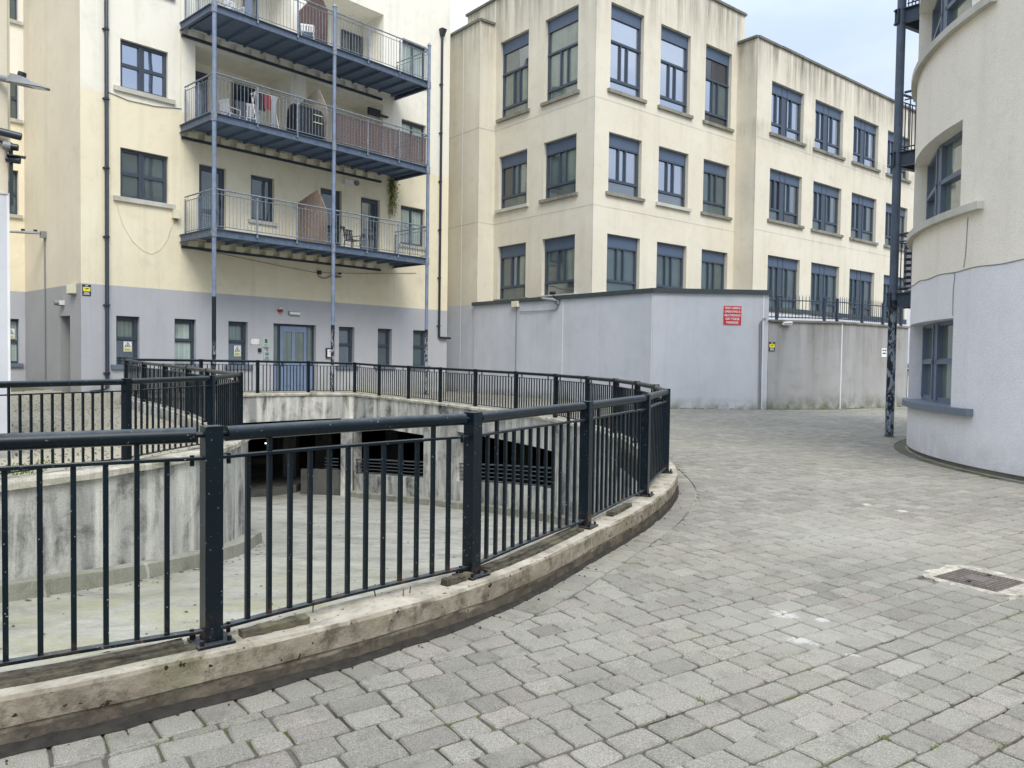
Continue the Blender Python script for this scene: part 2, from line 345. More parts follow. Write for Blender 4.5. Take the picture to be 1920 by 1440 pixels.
def link(name, me, parent=None, label=None, cat=None, group=None, kind=None, loc=None, rz=None):
    o = bpy.data.objects.new(name, me); COL.objects.link(o)
    if loc is not None: o.location = loc
    if rz is not None: o.rotation_euler = (0, 0, rz)
    if parent is not None: setpar(o, parent)
    if label: o['label'] = label
    if cat: o['category'] = cat
    if group: o['group'] = group
    if kind: o['kind'] = kind
    return o
def setpar(o, p):
    o.parent = p; m = Matrix.Translation(wloc(p)); 
    o.matrix_parent_inverse = m.inverted()
def wloc(p):
    return Vector(p['_w']) if '_w' in p else Vector((0, 0, 0))
def thing(name, label, cat, loc=(0, 0, 0), group=None):
    o = bpy.data.objects.new(name, None); COL.objects.link(o); o.location = loc; o.empty_display_size = .2
    o['_w'] = tuple(loc); o['label'] = label; o['category'] = cat
    if group: o['group'] = group
    return o

def holes_panel(mb, w, a0, a1, z0, z1, holes, tf=0., m=0, split=None, depth=.15, mrev=None):
    """front face of a wall with openings (s0,s1,z0,z1[,depth]) and their reveals; split = [(z, matindex)...] ascending"""
    As = sorted({a0, a1} | {h[0] for h in holes} | {h[1] for h in holes}); Zs = {z0, z1} | {h[2] for h in holes} | {h[3] for h in holes}
    if split: Zs |= {q[0] for q in split if z0 < q[0] < z1}
    As = [a for a in As if a0 - 1e-6 <= a <= a1 + 1e-6]; Zs = sorted(z for z in Zs if z0 - 1e-6 <= z <= z1 + 1e-6)
    def mat_at(z):
        mm = m
        for q in (split or []):
            if z > q[0]: mm = q[1]
        return mm
    for j in range(len(Zs) - 1):
        run = None
        for i in range(len(As) - 1):
            ca, cz = (As[i] + As[i + 1]) / 2, (Zs[j] + Zs[j + 1]) / 2
            if any(h[0] < ca < h[1] and h[2] < cz < h[3] for h in holes): continue
            mb.quad(w.pt(As[i], Zs[j], tf), w.pt(As[i + 1], Zs[j], tf), w.pt(As[i + 1], Zs[j + 1], tf), w.pt(As[i], Zs[j + 1], tf), mat_at(cz))
    for h in holes:
        d = h[4] if len(h) > 4 else depth; b0, b1, c0, c1 = h[:4]; mm = mat_at((c0 + c1) / 2) if mrev is None else mrev
        mb.quad(w.pt(b0, c0, tf), w.pt(b0, c1, tf), w.pt(b0, c1, tf - d), w.pt(b0, c0, tf - d), mm)
        mb.quad(w.pt(b1, c1, tf), w.pt(b1, c0, tf), w.pt(b1, c0, tf - d), w.pt(b1, c1, tf - d), mm)
        mb.quad(w.pt(b0, c1, tf), w.pt(b1, c1, tf), w.pt(b1, c1, tf - d), w.pt(b0, c1, tf - d), mm)
        mb.quad(w.pt(b1, c0, tf), w.pt(b0, c0, tf), w.pt(b0, c0, tf - d), w.pt(b1, c0, tf - d), mm)
def window(w, a0, a1, z0, z1, panes, parent, glassf, frame='frame_slate', t=-.13, sill=None, panel=None, name='window', sillw=.09, sillh=.09, sillout=.07, th=.05, bars=()):
    """panes: unit rects (u0,u1,v0,v1), v up. glassf(i) -> material"""
    W_, Hh = a1 - a0, z1 - z0
    hl = [(a0 + p[0] * W_, a0 + p[1] * W_, z0 + p[2] * Hh, z0 + p[3] * Hh) for p in panes]
    mb = MB(); holes_panel(mb, w, a0, a1, z0, z1, hl, t, 0, depth=th)
    fr = mb.obj(name, [frame], parent)
    for i, h in enumerate(hl):
        r = .018  # opening sash bead
        b = MB()
        e = .004
        b.quad(w.pt(h[0] - e, h[2] - e, t - th + .008), w.pt(h[1] + e, h[2] - e, t - th + .008), w.pt(h[1] + e, h[3] + e, t - th + .008), w.pt(h[0] - e, h[3] + e, t - th + .008))
        b.obj('pane', [glassf(i)], fr)
    if bars:
        b = MB()
        for (u0, u1, v0, v1) in bars: b.wbox(w, a0 + u0 * W_, a0 + u1 * W_, z0 + v0 * Hh, z0 + v1 * Hh, t, t + .022)
        b.obj('sash', [frame], fr)
    if panel:
        b = MB(); u0, u1, v0, v1 = panel; b.wbox(w, a0 + u0 * W_, a0 + u1 * W_, z0 + v0 * Hh, z0 + v1 * Hh, t - .01, t + .012); b.obj('spandrel_panel', ['panel_blue'], fr)
    if sill:
        b = MB(); b.wbox(w, a0 - sillw, a1 + sillw, z0 - sillh, z0 + .012, t - .02, sillout); b.obj('sill', [sill], fr)
    return fr
def text_mesh(txt, size, w, a, z, t, mat, parent, align='CENTER', name='lettering', ext=.001, bold=0.0, maxw=None):
    c = bpy.data.curves.new('t', 'FONT'); c.body = txt; c.size = size; c.align_x = align; c.align_y = 'CENTER'; c.extrude = ext; c.offset = bold; c.resolution_u = 2
    o = bpy.data.objects.new('t', c); COL.objects.link(o); dg = bpy.context.evaluated_depsgraph_get()
    me = bpy.data.meshes.new_from_object(o.evaluated_get(dg)); bpy.data.objects.remove(o); bpy.data.curves.remove(c)
    fx = min(1, maxw / max(1e-6, max(v.co.x for v in me.vertices) - min(v.co.x for v in me.vertices))) if maxw else 1
    for v in me.vertices:
        x, y, e = v.co; x *= fx; v.co = w.pt(a + x, z + y, t + e)
    me.materials.clear(); me.materials.append(MATS[mat]); me.name = name
    return link(name, me, parent)
def wcable(w, pts, r, parent, mat='grey_plastic', name='cable', t=.015, **k):
    b = MB(); b.tube([w.pt(p[0], p[1], t) for p in pts], r, 5); return b.obj(name, [mat], parent, **k)

# ------------------------------------------------------------------ key lines of the place
AZL, AZB = 47.5, 39.2
P1 = atY(400, 20.7)
W_pole = Wall(P1, AZL)
sp = [0, W_pole.at(623, 600)[0], W_pole.at(798.5, 600)[0]]           # the three poles along the balcony front
DB = 1.85
WL = W_pole.off(0, -DB)                                             # facade of the left building
stucco('cream_render', CREAM, CREAM2, dirt=.2, above=(WL.at(260, 190)[1], (238, 234, 220)))
sc_, _ = WL.at(152, 600); se_, _ = WL.at(838.3, 600)
WLL = WL.off(sc_, 0, AZL - 90)                                      # its end wall, running back from the corner
s_in = WLL.at(47.2, 600)[0]
WL2 = WLL.off(s_in, 0, AZL)                                         # recessed wall further back
PWc = atY(1222, 22.5); PWl = atY(889.5, 29.2)
AZW = math.degrees(atan2(PWc[1] - PWl[1], PWc[0] - PWl[0]))
W1 = Wall(PWc, AZW)                                                 # boundary wall, left run (s<0)
PWr = gnd(1437, 768); W2 = Wall(PWc, math.degrees(atan2(PWr[1] - PWc[1], PWr[0] - PWc[0])))
PW3 = gnd(1575, 767.8); PW4 = gnd(1699, 762)
W3 = Wall(PWr, math.degrees(atan2(PW3[1] - PWr[1], PW3[0] - PWr[0]))); W4 = Wall(PW3, math.degrees(atan2(PW4[1] - PW3[1], PW4[0] - PW3[0])))
LEN2 = hypot(PWr[0] - PWc[0], PWr[1] - PWc[1]); LEN3 = hypot(PW3[0] - PWr[0], PW3[1] - PWr[1]); LEN4 = hypot(PW4[0] - PW3[0], PW4[1] - PW3[1])
CB = atY(1106, 25.6); WBL = Wall(CB, AZB - 90); WBR = Wall(CB, AZB)  # corner block of the pale building
CWg = atY(892, 29.25); WGL = Wall(CWg, AZB - 90); WGR = Wall(CWg, AZB)  # little wing at its left
s928 = WGR.at(928.3, 300)[0]
s1379 = WBR.at(1379, 300)[0]
WST = WBR.off(s1379, 0, AZB - 90); s1417 = WST.at(1416.5, 300)[0]
WBB = WST.off(s1417, 0, AZB)                                        # long lower wing on the right
s1722 = WBB.at(1722, 400)[0]
RC, RR = (11.83, 10.32), 5.79                                       # round building
LP = gnd(1667, 819)                                                 # pole beside it

def cat_rom(P, n=10):
    P = [np.array(p, float) for p in P]; out = []
    for i in range(len(P) - 1):
        a = P[i - 1] if i else 2 * P[0] - P[1]; b, c = P[i], P[i + 1]; d = P[i + 2] if i + 2 < len(P) else 2 * P[-1] - P[-2]
        for k in range(n):
            t = k / n; out.append(.5 * ((2 * b) + (-a + c) * t + (2 * a - 5 * b + 4 * c - d) * t * t + (-a + 3 * b - 3 * c + d) * t ** 3))
    out.append(P[-1]); return out
OUT = [(397, 3.15), (888, 4.18), (1101, 5.46), (1212, 6.76), (1251, 8.2), (1230.4, 9.7), (1195, 11.2), (1154, 12.7), (1101.4, 14.3), (1041.9, 15.8), (967.6, 17.2), (891.5, 18.5), (825.5, 19.8), (766, 20.9), (711, 22.0), (665, 22.9)]
OUTP = [(-6.6, 1.6), (-5.2, 1.62), (-3.8, 1.86), (-2.42, 2.37)] + [atY(x, y) for x, y in OUT]
FARP = [OUTP[-1]] + [atY(x, y) for x, y in [(578, 22.05), (483, 20.95), (377, 19.8), (236, 18.4)]]
BACKP = [FARP[-1]] + [atY(x, y) for x, y in [(268.8, 17.2), (308, 15.8), (351, 14.3), (388, 12.9), (450, 11.25)]]
INP = [BACKP[-1]] + [atY(x, y) for x, y in [(396, 9.7), (237, 8.15)]] + [(-4.72, 6.8), (-5.55, 5.6), (-6.6, 4.6)]
oc = cat_rom(OUTP, 8); ic = cat_rom(INP, 8)
PIT = [tuple(p) for p in oc] + FARP[1:] + BACKP[1:] + [tuple(p) for p in ic[1:]]   # pit outline along the railing line
PITA = np.array(PIT)
def inside(px, py, poly):
    px = np.asarray(px); py = np.asarray(py); r = np.zeros(px.shape, bool); n = len(poly); j = n - 1
    for i in range(n):
        xi, yi, xj, yj = *poly[i], *poly[j]
        c = ((yi > py) != (yj > py)); 
        with np.errstate(divide='ignore', invalid='ignore'): r ^= c & (px < (xj - xi) * (py - yi) / (yj - yi + 1e-12) + xi)
        j = i
    return r
def near_path(px, py, poly, closed=True):
    """distance and outward-from-nearest-point data to the polyline"""
    A = np.array(poly); B = np.roll(A, -1, 0) if closed else A[1:]
    if not closed: A = A[:-1]
    best = np.full(px.shape, 1e9); nx = np.zeros(px.shape); ny = np.zeros(px.shape); bx = np.zeros(px.shape); by = np.zeros(px.shape)
    for a, b in zip(A, B):
        d = b - a; t = np.clip(((px - a[0]) * d[0] + (py - a[1]) * d[1]) / (d @ d), 0, 1)
        qx, qy = a[0] + d[0] * t, a[1] + d[1] * t; D = np.hypot(px - qx, py - qy); m = D < best
        best[m] = D[m]; bx[m] = qx[m]; by[m] = qy[m]
    return best, bx, by
def rise(x, y):
    x = np.asarray(x, float); y = np.asarray(y, float)
    r = np.maximum(0, .005 * (y - 6) - .012 * x - .03); r = np.minimum(r, .16)
    t = (x - WL.P[0]) * WL.n[0] + (y - WL.P[1]) * WL.n[1]; s = (x - WL.P[0]) * WL.u[0] + (y - WL.P[1]) * WL.u[1]
    e = np.interp(s, [sc_ - 6, sc_, sc_ + 9.0, se_ - 1], [.19, .19, .13, 0]); r = r + e * np.clip(1 - t / 3.4, 0, 1) * (t < 3.4)
    return r
def rz1(x, y): return float(rise(x, y))
KT = .19                                                            # kerb upstand above the paving
def floorz(x, y): return max(-2.72, -.122 * y)

# ------------------------------------------------------------------ ground
def build_ground():
    o = thing('plaza_paving', 'x', 'x'); del o['label']; del o['category']; o['kind'] = 'structure'
    # bedding sheet
    c1 = .125; xs = np.arange(-16, 18, 1.0); ys = np.arange(-4, 36, 1.0); V = []; Fc = []
    def cell(x, y, s):
        b = len(V); P = [(x, y), (x + s, y), (x + s, y + s), (x, y + s)]
        for q in P: V.append((q[0], q[1], rz1(*q) - .011))
        Fc.append((b, b + 1, b + 2, b + 3))
    gx, gy = np.meshgrid(xs, ys); fx, fy = gx.ravel() + .5, gy.ravel() + .5
    D, _, _ = near_path(fx, fy, PIT); ins = inside(fx, fy, PIT)
    for x, y, d, i in zip(gx.ravel(), gy.ravel(), D, ins):
        if d > .75:
            if not i: cell(x, y, 1.0)
        else:
            sx, sy = np.meshgrid(np.arange(8) * c1 + x, np.arange(8) * c1 + y); ii = inside(sx.ravel() + c1 / 2, sy.ravel() + c1 / 2, PIT)
            for a, b, k in zip(sx.ravel(), sy.ravel(), ii):
                if not k: cell(a, b, c1)
    me = bpy.data.meshes.new('bedding'); me.from_pydata(V, [], Fc); me.materials.append(MATS['joint_sand']); link('bedding_sand', me, o)
    mb = MB()
    R_ = 260
    for (x0, x1, y0, y1) in [(-R_, R_, -R_, -4), (-R_, R_, 36, R_), (-R_, -16, -4, 36), (18, R_, -4, 36)]: mb.quad((x0, y0, -.02), (x1, y0, -.02), (x1, y1, -.02), (x0, y1, -.02))
    mb.obj('ground', ['asphalt'], None, kind='structure')
    # setts
    AZ = radians(33.77); u = np.array([cos(AZ), sin(AZ)]); n = np.array([-sin(AZ), cos(AZ)])
    Wd = .1365; c0 = -.5562 * .897 + .831 * 2.638
    cen = np.array([2.0, 14.0]); polys = []; g = .0045
    drain_c = np.array([3.03, 4.92])
    for k in range(-170, 190):
        cc = c0 + k * Wd; a = -19 + rng.random() * .2
        off = rng.normal(0, .003)
        while a < 26:
            l = rng.choice([.135, .165, .205, .225], p=[.27, .28, .3, .15]) * rng.uniform(.97, 1.03)
            p = u * (a + l / 2) + n * (cc + Wd / 2); a += l
            if not (-13 < p[0] < 15 and .9 < p[1] < 31): continue
            # keep what the photo could see
            if p[1] < 1.2 or abs(p[0]) > 1.1 + p[1] * .95: continue
            polys.append((p[0], p[1], l, off))
    P = np.array(polys); D, qx, qy = near_path(P[:, 0], P[:, 1], PIT); ins = inside(P[:, 0], P[:, 1], PIT)
    DO, ox, oy = near_path(P[:, 0], P[:, 1], [tuple(q) for q in oc], False)
    keep = []
    tR = np.hypot(P[:, 0] - RC[0], P[:, 1] - RC[1]); sL = (P[:, 0] - WL.P[0]) * WL.n[0] + (P[:, 1] - WL.P[1]) * WL.n[1]
    sLs = (P[:, 0] - WL.P[0]) * WL.u[0] + (P[:, 1] - WL.P[1]) * WL.u[1]
    near = []; far_v = []; far_f = []; far_tone = []; far_tint = []
    def clip(poly, q, nn, dist):
        outp = []; m = len(poly)
        for i in range(m):
            A, B = poly[i], poly[(i + 1) % m]; da = (A - q) @ nn - dist; db = (B - q) @ nn - dist
            if da >= 0: outp.append(A)
            if (da >= 0) != (db >= 0): outp.append(A + (B - A) * (da / (da - db)))
        return outp
    def sett(poly, z, rot, far):
        """chamfered, slightly rounded stone from its outline"""
        poly = [np.array(q) for q in poly]; c = sum(poly) / len(poly); ar = 0
        for i in range(len(poly)): A, B = poly[i] - c, poly[(i + 1) % len(poly)] - c; ar += A[0] * B[1] - A[1] * B[0]
        if ar < 0: poly = poly[::-1]; ar = -ar
        if ar / 2 < .0025: return None
        if far:
            ring = [q + rng.normal(0, .0012, 2) for q in poly]; top = [c + (q - c) * .97 for q in ring]
        else:
            ring = []
            for i, q in enumerate(poly):
                A, B = poly[i - 1], poly[(i + 1) % len(poly)]; r = rng.uniform(.004, .011)
                for T in (A, B):
                    v = T - q; l_ = np.linalg.norm(v)
                    if l_ < 1e-4: continue
                    ring.append(q + v / l_ * min(r, l_ * .4) + rng.normal(0, .0012, 2))
                if np.linalg.norm(B - q) > .09: m_ = (q + B) / 2; ring.append(m_ + rng.normal(0, .002, 2))
            top = [c + (q - c) * (1 - .006 / max(np.linalg.norm(q - c), .03)) for q in ring]
        tl = rng.normal(0, .006, 2); h = rng.normal(0, .0012); N = len(ring); vs = []
        for q in top: vs.append((q[0], q[1], z + h + float((q - c) @ tl)))
        for q in ring: vs.append((q[0], q[1], z + h - .006 + float((q - c) @ tl)))
        for q in ring: vs.append((q[0], q[1], z - .03))
        fs = [tuple(range(N))]
        for i in range(N): j = (i + 1) % N; fs += [(N + i, N + j, j, i), (2 * N + i, 2 * N + j, N + j, N + i)]
        return vs, fs
    items = []
    for (x, y, l, off), d, i_, a, b, do, oa, ob, tr, sl, sls in zip(P, D, ins, qx, qy, DO, ox, oy, tR, sL, sLs):
        if i_ or tr < RR + .02 or (sl < .1 and sls > sc_ - .1): continue
        p = np.array([x, y])
        gg = g + abs(rng.normal(0, .0012)) + (.0015 if y > 9.5 else 0) + (.0035 if x < -3.4 else 0); hl, hw = l / 2 - gg, Wd / 2 - gg * .9
        poly = [p + u * sx * hl + n * (sy * hw + off) for sx, sy in ((-1, -1), (1, -1), (1, 1), (-1, 1))]
        poly = [q + rng.normal(0, .0016, 2) for q in poly]
        lim = .328 if do < .8 else .16
        if do < .8: a, b, d = oa, ob, do
        if d < lim + .2 and d > 1e-6:
            nn = (p - np.array([a, b])) / d; poly = clip(poly, np.array([a, b]), nn, lim)
            if len(poly) < 3: continue
        if tr < RR + .45 and tr < RR + .3:
            nn = (p - np.array(RC)) / tr; poly = clip(poly, np.array(RC), nn, RR + .19)
            if len(poly) < 3: continue
        q = p - drain_c; 
        if abs(q @ u) < .27 and abs(q @ n) < .24: continue
        items.append((poly, float(rise(x, y)), y))
    # soldier course along the outer kerb
    def course(path, d0, d1, step, side, jitter=.0):
        L_ = [0]; pts = [np.array(p) for p in path]
        for i in range(len(pts) - 1): L_.append(L_[-1] + np.linalg.norm(pts[i + 1] - pts[i]))
        def at(s, d):
            s = min(max(s, 0), L_[-1] - 1e-4); i = max(j for j in range(len(L_) - 1) if L_[j] <= s); t = (s - L_[i]) / (L_[i + 1] - L_[i])
            def nrm(i):
                a = pts[max(i - 1, 0)]; b = pts[min(i + 1, len(pts) - 1)]; v = (b - a) / np.linalg.norm(b - a); return np.array([v[1], -v[0]]) * side
            m = nrm(i) * (1 - t) + nrm(i + 1) * t; m /= np.linalg.norm(m); return pts[i] * (1 - t) + pts[i + 1] * t + m * d
        s = .1
        while s < L_[-1] - .3:
            st = step * rng.uniform(.93, 1.07)
            poly = [at(s + .004, d0 + rng.uniform(0, .006)), at(s + st - .006, d0 + rng.uniform(0, .006)), at(s + st - .006, d1), at(s + .004, d1)]
            c = sum(poly) / 4; items.append((poly, float(rise(*c)), c[1])); s += st
    course(oc[:8 * 19], .142, .318, .158, 1)
    arc = [(RC[0] + (RR + .02) * cos(t), RC[1] + (RR + .02) * sin(t)) for t in np.linspace(radians(150), radians(232), 50)]
    course(arc, 0, .16, .16, -1)
    items.sort(key=lambda q: (q[2] + (2 if abs(sum(w[0] for w in q[0]) / len(q[0])) > .72 * q[2] + .25 else 0)))
    n_ = 0; first = None
    NV, NF, TO, TI = [], [], [], []
    FV, FF, FT, FI = [], [], [], []
    for poly, z, y in items:
        r = sett(poly, z, 0, y > 9.5)
        if r is None: continue
        vs, fs = r; tone = float(np.clip(rng.normal(.5, .2), 0, 1)); tint = float(rng.random())
        if n_ < 300:
            me = bpy.data.meshes.new('sett'); me.from_pydata(vs, [], fs); me.materials.append(MATS['paver_stone'])
            for nm, v in (('tone', tone), ('tint', tint)): at_ = me.attributes.new(nm, 'FLOAT', 'FACE'); at_.data.foreach_set('value', [v] * len(fs))
            link('sett', me, o); n_ += 1
        else:
            b = len(FV); FV += vs; FF += [tuple(b + q for q in f) for f in fs]; FT += [tone] * len(fs); FI += [tint] * len(fs)
    me = bpy.data.meshes.new('more_setts'); me.from_pydata(FV, [], FF); me.materials.append(MATS['paver_stone'])
    for nm, v in (('tone', FT), ('tint', FI)): at_ = me.attributes.new(nm, 'FLOAT', 'FACE'); at_.data.foreach_set('value', v)
    link('sett_field', me, o, kind='stuff'); print('setts', n_, len(FF))
build_ground()

# ------------------------------------------------------------------ kerb and pit walls
def path_frames(path):
    pts = [np.array(p, float) for p in path]; fr = []
    for i, p in enumerate(pts):
        if i == 0: v = pts[1] - p
        elif i == len(pts) - 1: v = p - pts[-2]
        else:
            a = (p - pts[i - 1]) / np.linalg.norm(p - pts[i - 1]); b = (pts[i + 1] - p) / np.linalg.norm(pts[i + 1] - p); v = a + b
        v = v / np.linalg.norm(v); nr = np.array([v[1], -v[0]])
        k = 1.
        if 0 < i < len(pts) - 1: k = 1 / max(.5, float(nr @ np.array([a[1], -a[0]])))
        fr.append((p, nr * k))
    return fr
def sweep(mb, path, prof, m=0, closed=True, jit=0.0, smooth=False):
    """profile points (offset to the right of travel, z function)"""
    fr = path_frames(path); k = len(prof); vs = []
    for p, nr in fr:
        for (o_, z) in prof:
            q = p + nr * o_; zz = z(q[0], q[1]) if callable(z) else z
            vs.append((q[0] + (rng.normal(0, jit) if jit else 0), q[1] + (rng.normal(0, jit) if jit else 0), zz + (rng.normal(0, jit) if jit else 0)))
    fs = []
    for i in range(len(fr) - 1):
        for j in range(k if closed else k - 1): j2 = (j + 1) % k; fs.append((i * k + j, i * k + j2, (i + 1) * k + j2, (i + 1) * k + j))
    if closed: fs.append(tuple(range(k))[::-1]); fs.append(tuple((len(fr) - 1) * k + j for j in range(k)))
    mb.add(vs, fs, m, smooth)
def dense(path, step=.12):
    out = []
    for a, b in zip(path[:-1], path[1:]):
        a, b = np.array(a, float), np.array(b, float); n = max(1, int(np.linalg.norm(b - a) / step)); out += [a + (b - a) * i / n for i in range(n)]
    out.append(np.array(path[-1], float)); return out
kt = lambda dz: (lambda x, y: rz1(x, y) + dz)
# outer kerb (plaza side is to the right of travel)
kb = thing('kerb_wall', 'long curved weathered concrete kerb carrying the near and right-hand railing round the ramp pit', 'kerb')
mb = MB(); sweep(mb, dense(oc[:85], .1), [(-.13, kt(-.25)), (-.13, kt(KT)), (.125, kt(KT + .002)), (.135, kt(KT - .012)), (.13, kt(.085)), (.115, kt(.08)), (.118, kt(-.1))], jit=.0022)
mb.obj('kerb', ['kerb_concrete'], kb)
mb = MB(); sweep(mb, dense(oc[84:], .2), [(-.1, kt(-.1)), (-.1, kt(KT - .075)), (-.16, kt(KT - .07)), (-.16, kt(KT - .02)), (-.13, kt(KT)), (.13, kt(KT)), (.13, kt(-.1))], jit=.003); mb.obj('coping', ['coping_concrete'], kb)
# soil heaped between kerb and paving
mb = MB(); sp_ = dense(oc[:8 * 19], .05); fr = path_frames(sp_); vs = []; fs = []
for i, (p, nr) in enumerate(fr):
    wv = (.004 + .062 * max(0, 1 - i / 150)) * (1 + .5 * abs(math.sin(i * .37))) + rng.uniform(0, .014)
    for (o_, z) in ((.105, (.0 if i > 150 else .03 * (1 - i / 170)) + rng.uniform(0, .014)), (.13 + wv * .4, (.012 if i < 150 else -.004) + rng.uniform(0, .008)), (.134 + wv, (.003 if i < 120 else -.008))):
        q = p + nr * o_; vs.append((q[0], q[1], z + rz1(q[0], q[1])))
for i in range(len(fr) - 1):
    for j in range(2): fs.append((i * 3 + j, i * 3 + j + 1, i * 3 + 3 + j + 1, i * 3 + 3 + j))
mb.add(vs, fs, 0, True); mb.obj('soil_strip', ['soil'], None, kind='stuff', label='dark damp soil packed along the foot of the kerb', cat='soil')
# far and island kerbs + walls
fk = thing('far_kerb', 'pale concrete coping under the far railing in front of the entrance door', 'kerb')
mb = MB(); sweep(mb, dense(FARP, .4), [(-.1, kt(-.1)), (-.1, kt(KT - .075)), (-.16, kt(KT - .07)), (-.16, kt(KT - .02)), (-.13, kt(KT)), (.13, kt(KT)), (.13, kt(-.1))]); mb.obj('coping', ['coping_concrete'], fk)
ik = thing('island_kerb', 'weathered concrete coping round the paved island inside the ramp', 'kerb')
isl = BACKP + [tuple(p) for p in ic[1:]]
mb = MB(); sweep(mb, dense(isl, .2), [(-.1, kt(-.1)), (-.1, kt(KT - .085)), (-.16, kt(KT - .08)), (-.16, kt(KT - .02)), (-.14, kt(KT)), (.13, kt(KT)), (.13, kt(-.1))], jit=.003); mb.obj('coping', ['coping_concrete'], ik)

pit = thing('ramp_floor', 'x', 'x'); del pit['label']; del pit['category']; pit['kind'] = 'structure'
V = []; Fc = []; st = .5
for x in np.arange(-14, 8, st):
    for y in np.arange(0, 34, st):
        if not (inside(np.array([x + .25]), np.array([y + .25]), PIT)[0] or y > 17 or near_path(np.array([x + .25]), np.array([y + .25]), PIT)[0][0] < .8): continue
        b = len(V); V += [(q[0], q[1], floorz(*q)) for q in ((x, y), (x + st, y), (x + st, y + st), (x, y + st))]; Fc.append((b, b + 1, b + 2, b + 3))
me = bpy.data.meshes.new('floor'); me.from_pydata(V, [], Fc); me.materials.append(MATS['ramp_concrete']); link('floor_slab', me, pit)
fz = lambda x, y: floorz(x, y) - .1
# outer retaining wall with two slanted openings; built as a strip along the path with holes by arclength
OW = dense(oc, .12); ofr = path_frames(OW)
def wall_px(x, off=-.12):
    """index along the outer path (far part) seen at pixel column x"""
    best = None
    for i, (p, nr) in enumerate(ofr):
        if p[1] < 11: continue
        q = p + nr * off; xx = CX + F * 0
        v = CM.T @ np.array([q[0], q[1], 0.]); px = v[0] / v[2] * F + CX
        if best is None or abs(px - x) < best[0]: best = (abs(px - x), i)
    return best[1]
def z_at(i, x, y, off=-.12):
    p, nr = ofr[i]; q = p + nr * off; return float(ray(x, y)[2] * q[1] + H)
ops = []
for (xr, ytr, ybr, xl, ytl, ybl) in [(1039.5, 847, 917, 858, 809, 902), (797.5, 816, 897, 664, 795, 889)]:
    ir, il = wall_px(xr), wall_px(xl); ops.append((ir, z_at(ir, xr, ytr), z_at(ir, xr, ybr), il, z_at(il, xl, ytl), z_at(il, xl, ybl)))
pw = thing('ramp_wall', 'stained concrete wall curving round the far side of the ramp with two slanted dark openings', 'wall')
mb = MB(); N = len(ofr); vs = []
off = -.12
def P3(i, z, o_=off): p, nr = ofr[i]; q = p + nr * o_; return (q[0], q[1], z)
for i in range(N - 1):
    for_top = [rz1(*P3(i, 0)[:2]) + KT - .03, rz1(*P3(i + 1, 0)[:2]) + KT - .03]; bot = [floorz(*P3(i, 0)[:2]) - .1, floorz(*P3(i + 1, 0)[:2]) - .1]
    op = None
    for o_ in ops:
        if o_[0] <= i < o_[3]: op = o_
    if op:
        t0 = (i - op[0]) / (op[3] - op[0]); t1 = (i + 1 - op[0]) / (op[3] - op[0])
        zt = [op[1] * (1 - t) + op[4] * t for t in (t0, t1)]; zb = [op[2] * (1 - t) + op[5] * t for t in (t0, t1)]
        mb.quad(P3(i, zt[0]), P3(i + 1, zt[1]), P3(i + 1, for_top[1]), P3(i, for_top[0])); mb.quad(P3(i, bot[0]), P3(i + 1, bot[1]), P3(i + 1, zb[1]), P3(i, zb[0]))
        mb.quad(P3(i, zt[0]), P3(i + 1, zt[1]), P3(i + 1, zt[1], .16), P3(i, zt[0], .16)); mb.quad(P3(i, zb[0]), P3(i + 1, zb[1]), P3(i + 1, zb[1], .16), P3(i, zb[0], .16))
        if i == op[0]: mb.quad(P3(i, zb[0]), P3(i, zt[0]), P3(i, zt[0], .16), P3(i, zb[0], .16))
        if i == op[3] - 1: mb.quad(P3(i + 1, zb[1]), P3(i + 1, zt[1]), P3(i + 1, zt[1], .16), P3(i + 1, zb[1], .16))
    else: mb.quad(P3(i, bot[0]), P3(i + 1, bot[1]), P3(i + 1, for_top[1]), P3(i, for_top[0]))
mb.obj('wall', ['pit_concrete'], pw)
mb = MB(); sweep(mb, [q for q in OW if q[1] > 3][: int(len(OW))], [(-.12, fz), (-.12, lambda x, y: floorz(x, y) + .17), (-.34, lambda x, y: floorz(x, y) + .15), (-.36, fz)]); mb.obj('plinth_kerb', ['island_concrete'], pw)
for (ir, ztr, zbr, il, ztl, zbl) in ops:   # horizontal bars across the openings
    for k in range(5):
        b = MB(); b.tube([P3(i, (zbr * (1 - t) + zbl * t) + .05 + k * .095, -.03) for i, t in [(int(ir + (il - ir) * q), q) for q in np.linspace(0, 1, 8)]], .022 if k == 4 else .014, 6); b.obj('guard_bar', ['bar_grey'], pw)
    b = MB(); i = il - 1 if il < N else il; z = zbl; p = P3(i, z, -.03); b.tube([p, (p[0], p[1], z + .45)], .016, 6); b.obj('guard_post', ['galvanised_blue'], pw)
# lintel beam over the garage entry (under the far railing) and inner island wall
gl_ = thing('garage_entry', 'dark garage entry below the stained concrete beam under the far railing', 'garage entrance')
mb = MB(); zl = [z_at(wall_px(665), 660, 777.5)]
zlint = -.42
sweep(mb, dense(FARP, .5), [(-.12, zlint), (-.12, kt(KT - .05)), (.14, kt(KT - .05)), (.14, zlint)]); mb.obj('beam', ['pit_concrete'], gl_)
mb = MB(); sweep(mb, dense(isl, .15), [(-.11, lambda x, y: floorz(x, y) - .1), (-.11, kt(KT - .03)), (.14, kt(KT - .03)), (.14, lambda x, y: floorz(x, y) - .1)])
iw = thing('island_wall', 'streaked concrete wall of the paved island at left, rounded at its right end', 'wall'); mb.obj('wall', ['pit_concrete'], iw)
mb = MB(); sweep(mb, dense(isl, .15), [(-.1, fz), (-.1, lambda x, y: floorz(x, y) + .16), (-.3, lambda x, y: floorz(x, y) + .15), (-.32, fz)]); mb.obj('plinth_kerb', ['island_concrete'], iw)
